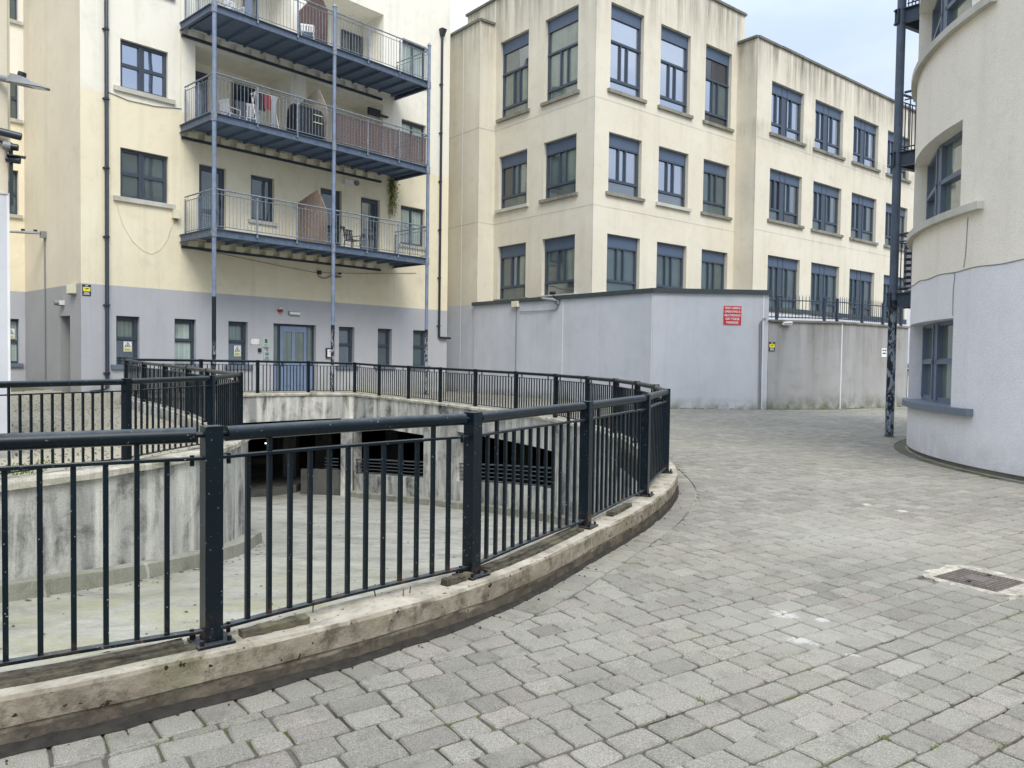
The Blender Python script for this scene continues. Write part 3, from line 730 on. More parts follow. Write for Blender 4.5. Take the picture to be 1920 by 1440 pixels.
# garage interior under the plaza
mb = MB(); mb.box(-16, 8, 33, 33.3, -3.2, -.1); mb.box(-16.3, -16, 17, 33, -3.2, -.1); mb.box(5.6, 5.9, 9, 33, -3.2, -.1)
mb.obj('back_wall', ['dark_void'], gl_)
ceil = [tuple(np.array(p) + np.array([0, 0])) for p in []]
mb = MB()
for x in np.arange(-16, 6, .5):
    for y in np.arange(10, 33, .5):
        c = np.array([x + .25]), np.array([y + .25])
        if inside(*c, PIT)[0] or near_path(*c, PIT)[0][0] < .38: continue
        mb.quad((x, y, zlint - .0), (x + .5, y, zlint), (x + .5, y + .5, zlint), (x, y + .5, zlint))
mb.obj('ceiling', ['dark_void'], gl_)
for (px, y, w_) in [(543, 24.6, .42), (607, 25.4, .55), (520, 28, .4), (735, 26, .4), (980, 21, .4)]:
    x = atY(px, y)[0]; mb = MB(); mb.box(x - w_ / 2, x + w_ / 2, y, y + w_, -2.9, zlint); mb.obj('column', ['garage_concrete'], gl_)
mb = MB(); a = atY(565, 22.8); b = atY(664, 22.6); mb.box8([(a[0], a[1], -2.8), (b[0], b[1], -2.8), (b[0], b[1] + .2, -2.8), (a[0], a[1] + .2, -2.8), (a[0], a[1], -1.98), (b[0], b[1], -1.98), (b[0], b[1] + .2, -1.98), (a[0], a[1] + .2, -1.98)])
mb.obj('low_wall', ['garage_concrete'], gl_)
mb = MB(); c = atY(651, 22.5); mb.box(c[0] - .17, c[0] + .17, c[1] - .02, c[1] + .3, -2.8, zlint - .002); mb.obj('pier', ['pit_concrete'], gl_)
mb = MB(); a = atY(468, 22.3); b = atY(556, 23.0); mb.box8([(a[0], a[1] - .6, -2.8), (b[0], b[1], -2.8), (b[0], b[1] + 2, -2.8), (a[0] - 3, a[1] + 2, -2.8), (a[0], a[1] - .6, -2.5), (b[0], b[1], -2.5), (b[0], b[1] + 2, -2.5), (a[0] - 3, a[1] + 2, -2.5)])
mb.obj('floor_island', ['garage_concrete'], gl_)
for k in range(4):
    a = atY(610, 22.9); b = atY(636, 22.8); mb = MB(); mb.tube([(a[0], a[1], -1.95 + k * .1), (b[0], b[1], -1.95 + k * .1)], .014, 6); mb.obj('guard_bar', ['bar_grey'], gl_)
e = bpy.data.materials.new('tube_light'); e.use_nodes = True; MATS['tube_light'] = e; e.node_tree.nodes['Principled BSDF'].inputs['Emission Color'].default_value = (1, .98, .9, 1); e.node_tree.nodes['Principled BSDF'].inputs['Emission Strength'].default_value = 2.5
for (x0, y0, x1, y1, Y) in [(481, 811, 485, 816, 26), (497, 831, 506, 832.5, 30)]:
    a = ray(x0, y0) * Y + [0, 0, H]; b = ray(x1, y1) * Y + [0, 0, H]; mb = MB(); mb.tube([a, b], .022, 6)
    mb.obj('ceiling_light', ['tube_light'], None, label='lit tube lamp glowing in the dark garage, ' + ('upper slanted one' if Y == 26 else 'lower flat one'), cat='lamp', group='lamps inside the garage')

# ------------------------------------------------------------------ railings
def shared_mesh(mb, name, mats): return mb.mesh(name, mats)
PH = .90
b = MB()
b.box(-.036, .036, -.036, .036, 0, PH)
M_post = b.mesh('post', ['fence_paint'])
b = MB(); b.box(-.075, .075, -.075, .075, 0, .014)
for sx in (-1, 1):
    for sy in (-1, 1): b.tube([(sx * .055, sy * .055, .012), (sx * .055, sy * .055, .034)], .009, 6)
M_plate = b.mesh('base_plate', ['fence_paint'])
BZ0, BZ1 = .06, .762
b = MB(); b.box(-.0095, .0095, -.0095, .0095, BZ0, BZ1); M_bal = b.mesh('baluster', ['fence_paint'])
b = MB(); b.box(-.0095, .0095, -.0095, .0095, BZ0, PH - .04); M_balt = b.mesh('baluster_long', ['fence_paint'])
def railing(root, pts, skip_first=False, spacing=.105, nlimit=999, curve=True, skip_last=False, plates=True):
    for i, p in enumerate(pts):
        if (i == 0 and skip_first) or (i == len(pts) - 1 and skip_last): continue
        a = np.array(pts[max(i - 1, 0)]); c = np.array(pts[min(i + 1, len(pts) - 1)]); an = atan2(c[1] - a[1], c[0] - a[0])
        z = rz1(*p) + KT
        o = link('post', M_post, root, loc=(p[0], p[1], z), rz=an)
        if plates and hypot(p[0], p[1]) < 14: q = bpy.data.objects.new('base_plate', M_plate); COL.objects.link(q); q.parent = o
    for i in range(len(pts) - 1):
        a, c = np.array(pts[i], float), np.array(pts[i + 1], float); d = c - a; Ln = np.linalg.norm(d); e = d / Ln; an = atan2(e[1], e[0])
        za, zc = rz1(*a) + KT, rz1(*c) + KT
        # gentle bow on curved runs
        bow = 0
        if curve and 0 < i < len(pts) - 2:
            a0 = np.array(pts[i - 1]); c0 = np.array(pts[i + 2]); v0 = a - a0; v1 = c0 - c; cr = (v0[0] * v1[1] - v0[1] * v1[0]) / (np.linalg.norm(v0) * np.linalg.norm(v1)); bow = -np.clip(cr, -.9, .9) * Ln / 24
        nr = np.array([e[1], -e[0]])
        def pt(t, z, o_=0):
            q = a + d * t + nr * (bow * 4 * t * (1 - t) + o_); return (q[0], q[1], za + (zc - za) * t + z)
        g0 = .062 / Ln; segs = 6 if bow else 1
        ts = np.linspace(g0, 1 - g0, segs + 1)
        mb = MB(); mb.tube([pt(t, PH - .036) for t in ts], .032, 12); mb.obj('handrail', ['fence_paint'], root)
        mb = MB(); mb.tube([pt(.03 / Ln, PH - .036), pt(g0, PH - .036)], .012, 6); mb.tube([pt(1 - g0, PH - .036), pt(1 - .03 / Ln, PH - .036)], .012, 6); mb.obj('spigot', ['fence_paint'], root)
        for (zz, nm) in ((BZ1 + .006, 'top_rail'), (BZ0 - .006, 'bottom_rail')):
            mb = MB(); T = np.linspace(.034 / Ln, 1 - .034 / Ln, segs + 1)
            for t0, t1 in zip(T[:-1], T[1:]):
                P_ = [pt(t0, zz - .006, .02), pt(t1, zz - .006, .02), pt(t1, zz - .006, -.02), pt(t0, zz - .006, -.02), pt(t0, zz + .006, .02), pt(t1, zz + .006, .02), pt(t1, zz + .006, -.02), pt(t0, zz + .006, -.02)]
                mb.box8(P_)
            if hypot(*a) < 9:
                for t in (.075 / Ln, 1 - .075 / Ln): q = pt(t, zz); mb.tube([(q[0], q[1], q[2] - .03), (q[0], q[1], q[2] + .014)], .009, 6)
            mb.obj(nm, ['fence_paint'], root)
        nb = max(3, int(round((Ln - .12) / spacing)) - 1)
        for k in range(nb):
            t = (.06 + (Ln - .12) * (k + 1) / (nb + 1)) / Ln; q = pt(t, 0)
            link('baluster', M_balt if k in (1, nb - 2) else M_bal, root, loc=q, rz=an)
R1 = thing('curved_railing', 'dark steel railing sweeping from the near left round the right of the pit', 'railing')
opts = OUTP[1:]
railing(R1, opts)
R2 = thing('far_railing', 'straight dark railing across the far edge of the pit before the blue entrance door', 'railing')
railing(R2, FARP, skip_first=True, curve=False)
R3_ = thing('island_railing', 'dark railing round the paved island at left, with an acute corner at its right end', 'railing')
railing(R3_, BACKP, skip_first=True, curve=False, spacing=.12)
railing(R3_, INP, skip_first=True, curve=True)

# rotten timber strips lying on the kerb under the bottom rail
def on_kerb(i, t, o_=0):
    a, c = np.array(OUTP[i]), np.array(OUTP[i + 1]); k = i * 8 + t * 8; j = int(k); f = k - j; p = oc[j] * (1 - f) + oc[min(j + 1, len(oc) - 1)] * f; q = oc[min(j + 1, len(oc) - 1)] - oc[j]; q = q / np.linalg.norm(q); p = p + np.array([q[1], -q[0]]) * o_; return p
n_t = 0
for (i, t0, t1, lab, ws) in [(2, .5, .97, 'long rotten timber strip on the kerb at the far left end', (.045, .03)), (3, .04, .95, 'long split timber strip on the kerb left of the nearest post', (.05, .035)), (4, .08, .29, 'short rotten timber stub on the kerb right of the nearest post', (.042, .036)),
                              (4, .84, .975, 'short rotten timber stub on the kerb left of the second post', (.042, .036)), (5, .06, .92, 'long mossy timber strip on the kerb between second and third posts', (.05, .035)), (6, .3, .62, 'broken timber piece on the kerb past the third post', (.04, .03))]:
    for row in ((.012, .034), (-.02, .012)) if t1 - t0 > .4 else ((0., .03),):
        b_ = MB(); pth = [on_kerb(i, t, 0) for t in np.linspace(t0, t1 - (.03 if row[0] < 0 else 0), 12)]
        sweep(b_, pth, [(row[0] - .004, KT), (row[0] - .004, KT + (.034 if row[0] <= 0 else .02)), (row[1] + .012, KT + (.032 if row[0] <= 0 else .017)), (row[1] + .016, KT)], jit=.0025)
        if row[0] >= 0:
            if row[0] == 0.: root_t = b_.obj('timber_strip', ['rotten_timber'], None, label=lab, cat='timber', group='rotten timber strips on the kerb')
            else: tm = b_
        else:
            root_t = thing('timber_strip', lab, 'timber', group='rotten timber strips on the kerb'); tm.obj('outer_board', ['rotten_timber'], root_t); b_.obj('inner_board', ['rotten_timber'], root_t)
# rusty nails standing in the kerb
b_ = MB()
for (px, py) in [(586, 1148), (705, 1118), (768, 1112), (756, 1118), (1114, 984), (1103, 986), (1158, 958), (1168, 960)]:
    g = gnd(px, py, KT); b_.tube([(g[0], g[1], KT - .01), (g[0] + rng.normal(0, .004), g[1], KT + .035)], .0035, 5)
b_.obj('nail', ['rust'], kb)

# ------------------------------------------------------------------ left apartment building
AB = thing('apartment_building', 'cream and grey rendered apartment block at left with steel balconies and a blue entrance door', 'building')
zgb = WL.at(400, 549.5)[1]                                        # grey / cream change
z2v = lambda w, x, y: w.at(x, y)[1]
s2v = lambda w, x, y=500: w.at(x, y)[0]
ZT = 17.0
def rect(w, x0, yt0, x1, yb0, xb=None):
    a0, zt = w.at(x0, yt0); a1 = w.at(x1, yt0)[0]; zb = w.at(xb or x0, yb0)[1]; return a0, a1, zb, zt
gf = []
gz1 = WL.at(218, 591.8)[1]; gz0 = WL.at(218, 684.5)[1]
for xa, xb in [(218, 261.8), (327.4, 367.6), (428.3, 464.7), (635.4, 664.7), (708.3, 734.8), (774.5, 800.5)]: gf.append((s2v(WL, xa, 640), s2v(WL, xb, 640), gz0, gz1))
door = (s2v(WL, 512.6, 660), s2v(WL, 592.4, 660), WL.at(514, 736)[1], WL.at(514, 606)[1])
up1 = rect(WL, 225.6, 71.3, 315, 163.8); up2 = rect(WL, 225.6, 275.6, 315.6, 369.4)
FLH = up1[3] - up2[3]
ups = [up1, up2, (up1[0], up1[1], up1[2] + FLH, up1[3] + FLH)]
fd1 = rect(WL, 373.4, 306.6, 424, 436); fw1 = rect(WL, 470.5, 326.6, 514.5, 412); fd2 = rect(WL, 601, 351, 641, 466); fd3 = rect(WL, 676.8, 368.5, 712.5, 474); fw2 = rect(WL, 751.7, 384, 797, 458)
fd1 = (fd1[0], fd1[1], fd2[2], fd1[3]); fd3 = (fd3[0], fd3[1], fd2[2], fd3[3])
Z1, Z2, Z3 = (H + (P1[1] * float(ray(400, y)[2])) for y in (428.7, 211.5, 8.0))    # deck levels
fd1 = (*fd1[:2], Z1 + .06, fd1[3]); fd2 = (*fd2[:2], Z1 + .06, fd2[3]); fd3 = (*fd3[:2], Z1 + .06, fd3[3])
DL = 1.25
lg1 = (WL.at(366.4, 120)[0], WL.at(545, 150)[0], Z2 + .02, WL.at(366.4, 84.4)[1], DL); lg2 = (WL.at(574.5, 152)[0], WL.at(718, 200)[0], Z2 + .02, lg1[3], DL)
zt3 = WL.at(716.6, 26.7)[1]
lg3 = (lg1[0], lg1[1], Z3 + .02, zt3, DL); lg4 = (lg2[0], lg2[1], Z3 + .02, zt3, DL)
fw3 = (fw2[0], fw2[1], fw2[2] + (Z2 - Z1), fw2[3] + (Z2 - Z1)); fw4 = (fw2[0], fw2[1], fw2[2] + (Z3 - Z1), fw2[3] + (Z3 - Z1))
holes = gf + [door] + ups + [fd1, fw1, fd2, fd3, fw2, fw3, fw4, lg1, lg2, lg3, lg4]
mb = MB(); holes_panel(mb, WL, sc_, se_, -.6, ZT, holes, 0, 0, split=[(zgb, 1)], depth=.17)
WB_ = WL.off(0, -DL)
for h in (lg1, lg2, lg3, lg4): mb.quad(WB_.pt(h[0], h[2], .0), WB_.pt(h[1], h[2], 0), WB_.pt(h[1], h[3], 0), WB_.pt(h[0], h[3], 0), 1)
mb.quad(WL.pt(se_, -.6), WL.pt(se_, -.6, -9), WL.pt(se_, zgb, -9), WL.pt(se_, zgb), 0); mb.quad(WL.pt(se_, zgb), WL.pt(se_, zgb, -9), WL.pt(se_, ZT, -9), WL.pt(se_, ZT), 1)
mb.quad(WL.pt(sc_, ZT), WL.pt(se_, ZT), WL.pt(se_, ZT, -9), WL.pt(sc_, ZT, -9), 1)
mb.obj('front_wall', ['grey_render', 'cream_render'], AB)
# end wall with narrow door, and the recessed wall
dr = (WLL.at(113.3, 650)[0], WLL.at(131.5, 650)[0], WLL.at(113.3, 741)[1], WLL.at(131.5, 591.3)[1])
mb = MB(); holes_panel(mb, WLL, s_in, 0, -.6, ZT, [dr], 0, 0, split=[(zgb, 1)], depth=.3)
mb.obj('end_wall', ['end_shaded_grey', 'end_shaded_cream'], AB)
h2 = []
for (yt, yb) in [(-60, 40), (139.5, 224.5), (319.5, 403.5)]: h2.append((WL2.at(8, 100)[0], WL2.at(34.5 if yt < 200 else 33, 100)[0], WL2.at(30, yb)[1], WL2.at(30, yt)[1]))
h2.append((WL2.at(8, 640)[0], WL2.at(36, 640)[0], WL2.at(30, 682)[1], WL2.at(30, 598)[1]))
mb = MB(); holes_panel(mb, WL2, -9, 0, -.6, ZT, h2, 0, 0, split=[(zgb, 1)], depth=.2); mb.obj('recessed_wall', ['grey_render', 'cream_render'], AB)
for i, h in enumerate(h2):
    window(WL2, *h, [(.06, .44, .06, .46), (.06, .44, .53, .94), (.52, .94, .06, .46), (.52, .94, .53, .94)], AB, lambda k: 'glass_blind' if h[2] < 3 else 'glass_dark', t=-.14, sill='painted_sill' if h[2] < 3 else 'stone_sill')
mb = MB(); mb.wbox(WLL, dr[0], dr[1], dr[2], dr[3], -.3, -.24); e_ = mb.obj('side_door', ['frame_slate'], AB)
mb = MB(); mb.wbox(WLL, dr[0] + .12, dr[1] - .1, dr[2] + 1.0, dr[3] - .16, -.25, -.232); mb.obj('pane', ['glass_dark'], e_)
mb = MB(); mb.wbox(WLL, dr[0] + .12, dr[1] - .1, dr[2] + .2, dr[2] + .85, -.25, -.232); mb.obj('door_panel', ['frame_slate'], e_)
# ground floor windows: opening light above, fixed light below
gp = [(.1, .8, .58, .9), (.08, .86, .03, .5)]
looks = ['glass_green', 'glass_blind', 'glass_green', 'glass_mid', 'glass_dark', 'glass_dark']
for i, h in enumerate(gf):
    window(WL, *h, gp, AB, (lambda i: (lambda k: looks[i] if (i, k) != (2, 1) and (i, k) != (0, 1) else 'glass_mid'))(i), t=-.14, sill='painted_sill', sillw=.13, sillh=.11, bars=[(.02, .12, .55, .96), (.84, .96, .55, .96), (.02, .96, .52, .565)])
# upper windows, four lights
for i, h in enumerate(ups):
    p4 = [(.06, .4, .06, .47), (.06, .4, .54, .93), (.52, .93, .07, .47), (.52, .93, .54, .93)]
    window(WL, *h, p4, AB, (lambda i: (lambda k: 'glass_sky' if i != 1 else 'glass_dark'))(i), t=-.1, sill='stone_sill', sillw=.18, sillh=.11, bars=[(.03, .06, .03, .96), (.4, .45, .03, .96)])
# balcony doors and windows
def balcony_door(h, look='glass_dark', w=WL, t=-.13):
    f_ = window(w, *h, [(.16, .84, .40, .93), (.16, .84, .06, .34)], AB, lambda k: look, t=t, name='balcony_door')
    b = MB(); b.tube([w.pt(h[1] - .1, h[2] + .95, t + .03), w.pt(h[1] - .1, h[2] + 1.12, t + .03)], .016, 6); b.obj('handle', ['black_plastic'], f_)
balcony_door(fd1); balcony_door(fd2); balcony_door(fd3, 'glass_mid')
window(WL, *fw1, [(.12, .88, .07, .93)], AB, lambda k: 'glass_dark', t=-.13, sill='stone_sill')
for h in (fw2, fw3, fw4): window(WL, *h, [(.06, .46, .08, .92), (.54, .94, .08, .92)], AB, lambda k: 'glass_blind', t=-.13, sill='stone_sill')
def back_rect(x0, yt, x1, yb): return rect(WB_, x0, yt, x1, yb)
hb = back_rect(434, 153, 477, 232); window(WB_.off(0, .07), *hb, [(.08, .92, .06, .94)], AB, lambda k: 'glass_black', t=0, th=.04)
hb = (lg1[0] + .05, lg1[0] + .95, Z2 + .05, Z2 + 2.1); balcony_door(hb, w=WB_.off(0, .07), t=0)
hb = back_rect(638, 55, 677.5, 112); hb = (hb[0], hb[1], Z3 + .9, hb[3]); window(WB_.off(0, .07), *hb, [(.06, .46, .06, .94), (.54, .94, .06, .94)], AB, lambda k: 'glass_dark', t=0, th=.04)
hb = back_rect(455, -40, 482, 24); window(WB_.off(0, .07), hb[0], hb[1], Z3 + .1, hb[3], [(.1, .9, .05, .95)], AB, lambda k: 'glass_mid', t=0, th=.04)
hb = back_rect(700, -6, 716, 30)
# entrance door set
dw = thing('entrance_door', 'x', 'x'); bpy.data.objects.remove(dw)
a0, a1, z0, z1 = door; Wd_ = a1 - a0
u = lambda x: (WL.at(x, 650)[0] - a0) / Wd_
mb = MB(); holes_panel(mb, WL, a0, a1, z0, z1, [(a0 + .03 * Wd_, a0 + .16 * Wd_, z0 + .9, z1 - .08), (a0 + .84 * Wd_, a1 - .03 * Wd_, z0 + .9, z1 - .08)], -.13, 0, depth=.05)
ds = mb.obj('door_frame', ['frame_slate'], AB)
for (q0, q1) in ((.03, .16), (.84, .97)):
    b = MB(); b.wbox(WL, a0 + q0 * Wd_, a0 + q1 * Wd_, z0 + .9, z1 - .08, -.185, -.17); b.obj('side_pane', ['glass_green'], ds)
    b = MB(); b.wbox(WL, a0 + (q0 + .005) * Wd_, a0 + (q1 - .005) * Wd_, z0 + .06, z0 + .84, -.14, -.12); b.obj('door_panel', ['door_blue'], ds)
la, lb = a0 + .19 * Wd_, a0 + .81 * Wd_
mb = MB(); Lw = lb - la
holes_panel(mb, WL, la, lb, z0 + .03, z1 - .07, [(la + .1 * Lw, la + .44 * Lw, z0 + .95, z1 - .25), (la + .56 * Lw, la + .9 * Lw, z0 + .95, z1 - .25)], -.1, 0, depth=.04)
dl = mb.obj('blue_door', ['door_blue'], AB, label='blue panelled entrance door with two tall panes')
for q in (.1, .56):
    b = MB(); b.wbox(WL, la + q * Lw, la + (q + .34) * Lw, z0 + .95, z1 - .25, -.135, -.125); b.obj('pane', ['glass_green'], dl)
    b = MB(); b.wbox(WL, la + (q + .03) * Lw, la + (q + .31) * Lw, z0 + .2, z0 + .78, -.1, -.085); b.obj('door_panel', ['door_blue'], dl)
b = MB(); b.wbox(WL, la + .05 * Lw, la + .09 * Lw, z0 + .84, z0 + 1.0, -.1, -.06); b.tube([WL.pt(la + .07 * Lw, z0 + .93, -.05), WL.pt(la + .2 * Lw, z0 + .93, -.05)], .012, 6); b.obj('handle', ['black_plastic'], dl)
mb = MB(); mb.wbox(WL, a0 - .15, a1 + .15, rz1(*WL.pt((a0 + a1) / 2, 0)[:2]) - .1, z0 + .01, -.17, .35); mb.obj('door_step', ['stone_sill'], AB)
# seam in the render and skirting cables
sj = WL.at(338.5, 300)[0]; mb = MB(); mb.wbox(WL, sj - .012, sj + .012, zgb, ZT, -.01, .006); mb.obj('joint_bead', ['cream_plastic'], AB)

def downpipe(name, label, w, s, z0, z1, r=.04, bends=(), hopper=False, group=None, shoe=None):
    b = MB(); pts = [w.pt(s, z1, .07), w.pt(s, z0, .07)] + [w.pt(*q) for q in bends]; b.tube(pts, r, 10)
    t = thing(name, label, 'drainpipe', w.pt(s, z0, .07), group); b.obj('pipe', ['pipe_dark'], t)
    z = z0 + .4; 
    while z < z1:
        c = MB(); c.tube([w.pt(s, z - .03, .07), w.pt(s, z + .03, .07)], r * 1.25, 10); c.wbox(w, s - r * 1.7, s + r * 1.7, z - .012, z + .012, 0, .06); c.obj('clip', ['pipe_dark'], t); z += 1.8
    if hopper: c = MB(); c.box8([w.pt(s - .06, z1, .13), w.pt(s + .06, z1, .13), w.pt(s + .06, z1, .01), w.pt(s - .06, z1, .01), w.pt(s - .12, z1 + .26, .2), w.pt(s + .12, z1 + .26, .2), w.pt(s + .12, z1 + .26, .005), w.pt(s - .12, z1 + .26, .005)]); c.obj('hopper', ['pipe_dark'], t)
    return t
sd_ = WL.at(198.5, 400)[0]; gd = rz1(*WL.pt(sd_, 0)[:2])
downpipe('downpipe', 'dark drainpipe running the full height near the left corner of the cream facade', WL, sd_, gd + .12, ZT, .05, bends=[(sd_ - .22, gd + .04, .14), (sd_ - .45, gd + .02, .16)])
sq = WL.at(823.5, 400)[0]; zq = WL.at(823, 631)[1]
downpipe('downpipe', 'dark drainpipe with hopper head at the right end of the cream facade', WL, sq, zq, WL.at(824.5, 68)[1], .045, bends=[(sq + .04, zq - .04, .07), (WL.at(842, 633)[0], zq - .05, .07)], hopper=True)
sb = WL.at(821, 650)[0]

# ------------------------------------------------------------------ balconies of the left building
PA, PB_, PC_ = sp
b = MB(); 
M_bb = {}
def steel_balcony(z, label, wr):
    t = thing('steel_balcony', label, 'balcony', W_pole.pt(PA, z), 'steel balconies on the cream facade')
    w = W_pole
    # deck: ribbed sheet between front beam and wall
    d = MB(); n_r = int((PC_ - PA) / .55)
    d.wbox(w, PA - .02, PC_ + .02, z - .045, z, -DB + .02, -.02); d.obj('deck', ['deck_steel'], t)
    for k in range(n_r + 1):
        s = PA + .15 + (PC_ - PA - .3) * k / n_r; c = MB(); c.wbox(w, s - .02, s + .02, z - .13, z - .047, -DB + .06, -.06); c.obj('deck_rib', ['deck_steel'], t)
    def chan(a0, a1, t0, t1, nm):   # channel section beams, web and flanges
        c = MB()
        if nm == 'front_beam': c.wbox(w, a0, a1, z - .2, z + .012, -.03, 0); c.wbox(w, a0, a1, z - .2, z - .185, 0, .055); c.wbox(w, a0, a1, z - .003, z + .012, 0, .055)
        else: c.wbox(w, a0, a0 + .03, z - .2, z + .01, t0, t1); c.wbox(w, a0 - .05, a0, z - .2, z - .186, t0, t1); c.wbox(w, a0 - .05, a0, z - .004, z + .01, t0, t1)
        c.obj(nm, ['beam_steel'], t)
    chan(PA - .05, PC_ + .05, 0, 0, 'front_beam'); chan(PA - .05, 0, -DB + .01, -.05, 'side_beam'); chan(PC_ + .05, 0, -DB + .01, -.05, 'side_beam')
    c = MB(); c.wbox(w, PA - .05, PC_ - .55, z - .36, z - .29, -DB + .005, -DB + .075); c.obj('wall_bearer', ['dark_steel'], t)
    for k in range(14):
        s = PA + .25 + (PC_ - PA - 1.3) * k / 13; c = MB(); c.wbox(w, s - .13, s + .13, z - .288, z - .135, -DB + .004, -DB + .13); c.obj('bearer_block', ['cream_render'], t)
    return t
def balu(nm, r, z0, z1, mat): b = MB(); b.tube([(0, 0, z0), (0, 0, z1)], r, 5, cap=False); return b.mesh(nm, [mat])
M_b1 = balu('baluster', .0075, .09, .93, 'galvanised_blue'); b = MB(); b.box(-.022, .022, -.014, .014, -.1, 1.0); M_bp = b.mesh('rail_post', ['galvanised_blue'])
M_b2 = balu('baluster', .0075, .09, 1.04, 'galvanised_blue')
def bal_rail(t, w, segs, z, sp=.105):
    """segs: list of (sA,tA,sB,tB,[post params])"""
    for (sa, ta, sb_, tb, posts) in segs:
        Ln = hypot(sb_ - sa, tb - ta)
        def q(k, zz): return w.pt(sa + (sb_ - sa) * k, zz, ta + (tb - ta) * k)
        c = MB(); c.tube([q(.012, z + 1.06), q(.988, z + 1.06)], .022, 8); c.obj('handrail', ['galvanised_blue'], t)
        for zz, nm in ((.94, 'top_rail'), (.08, 'bottom_rail')):
            c = MB(); a = q(.01, z + zz); bb = q(.99, z + zz); c.tube([a, bb], .012, 4); c.obj(nm, ['galvanised_blue'], t)
        az = radians(w.az) + (0 if abs(tb - ta) < .1 else pi / 2)
        for k in posts: link('rail_post', M_bp, t, loc=q(k, z), rz=az)
        n = int(Ln / sp)
        for k in range(1, n):
            f = k / n
            if any(abs(f - p_) * Ln < .04 for p_ in posts): continue
            link('baluster', M_b2 if k % 12 in (2, 10) else M_b1, t, loc=q(f, z))
zs = [(Z1, 'lowest steel balcony of the cream block, with a bistro table by a wooden divider'), (Z2, 'middle steel balcony of the cream block, with a brown woven screen on its right half'), (Z3, 'top steel balcony of the cream block, cut by the upper edge of the picture')]
for z, lab in zs:
    t = steel_balcony(z, lab, 0)
    bal_rail(t, W_pole, [(PA, .03, PB_, .03, [.333, .667]), (PB_, .03, PC_, .03, [.333, .667]), (PA, -DB + .12, PA, -.03, [.03, .5]), (PC_, -DB + .12, PC_, -.03, [.03, .5])], z)
for i, (s, lab, m, zt_) in enumerate([(PA, 'left one of three balcony poles, black-painted at its foot', 'pole_peeling', 0), (PB_, 'middle one of three balcony poles, peeling black paint on its lower part', 'pole_peeling_far', 0), (PC_, 'right one of three balcony poles, speckled white and black near its foot', 'pole_peeling_far', 0)]):
    g = W_pole.pt(s, 0, .03); z0 = rz1(g[0], g[1]) - .02; t = thing('balcony_pole', lab, 'pole', (g[0], g[1], z0), 'poles carrying the steel balconies')
    c = MB(); c.tube([(g[0], g[1], z0), (g[0], g[1], (Z3 + 1.2) if i else 16)], .057, 14); c.obj('shaft', [m], t)
    for z in (Z1, Z2, Z3): c = MB(); c.tube([(g[0], g[1], z - .22), (g[0], g[1], z + .02)], .075, 14); c.obj('collar', ['galvanised_blue'], t)
    c = MB(); c.tube([(g[0], g[1], z0), (g[0], g[1], z0 + .03)], .11, 12); c.obj('base_plate', ['black_plastic'], t)
    if i: c = MB(); c.tube([(g[0], g[1], Z3 + 1.2), (g[0], g[1], Z3 + 1.24), (g[0], g[1], Z3 + 1.3)], [.075, .06, .02], 12); c.obj('cap', ['galvanised_blue'], t)

# things standing on the balconies
WF = lambda s, t, z: W_pole.pt(s, z, t)
def divider(z, hi, wm, lab):
    """timber privacy screen at right angles to the wall, boards with chamfered top"""
    t = thing('timber_divider', lab, 'screen', WF(PB_ - .55, -.9, z), 'timber dividers on the balconies'); s = WL.at(557, 420)[0]
    n = 16; 
    for k in range(n):
        t0 = -DB + .06 + k * .098; f = (k + .5) / n
        top = (1.5 + .26 * min(f / .7, 1)) if f < .72 else 1.76 - (f - .72) * 2.4
        tf_ = lambda f: (1.5 + .26 * min(f / .7, 1)) if f < .72 else 1.76 - (f - .72) * 2.4
        za, zb2 = z + tf_(k / n) * hi, z + tf_((k + .95) / n) * hi; c = MB(); w = W_pole; sj_ = s + rng.normal(0, .003)
        c.box8([w.pt(sj_ - .012, z + .04, t0), w.pt(sj_ - .012, z + .04, t0 + .092), w.pt(sj_ + .012, z + .04, t0 + .092), w.pt(sj_ + .012, z + .04, t0), w.pt(sj_ - .012, za, t0), w.pt(sj_ - .012, zb2, t0 + .092), w.pt(sj_ + .012, zb2, t0 + .092), w.pt(sj_ + .012, za, t0)]); c.obj('board', [wm], t)
    for zz in (.35, 1.25): c = MB(); c.wbox(W_pole, s + .014, s + .05, z + zz, z + zz + .07, -DB + .06, -.42); c.obj('batten', [wm], t)
divider(Z1, 1.0, 'wood_pale', 'pale timber divider standing on the lowest balcony beside the middle pole'); divider(Z2, 1.0, 'wood_grey', 'bleached timber divider on the middle balcony behind the black barbecue'); divider(Z3, 1.06, 'wood_dark', 'dark reddish timber divider on the top balcony behind white chairs')
def bistro(s, t_, z):
    t = thing('bistro_table', 'small round dark bistro table on the lowest balcony right of the divider', 'table', WF(s, t_, z)); x, y, _ = WF(s, t_, z)
    c = MB(); c.tube([(x, y, z + .7), (x, y, z + .72)], .3, 18); c.obj('table_top', ['black_plastic'], t)
    for k in range(3):
        a = k * 2.094; c = MB(); c.tube([(x + .2 * cos(a), y + .2 * sin(a), z + .7), (x + .05 * cos(a + .5), y + .05 * sin(a + .5), z + .38), (x + .26 * cos(a + 1), y + .26 * sin(a + 1), z)], .012, 6); c.obj('leg', ['black_plastic'], t)
bistro(PB_ + .62, -.75, Z1)
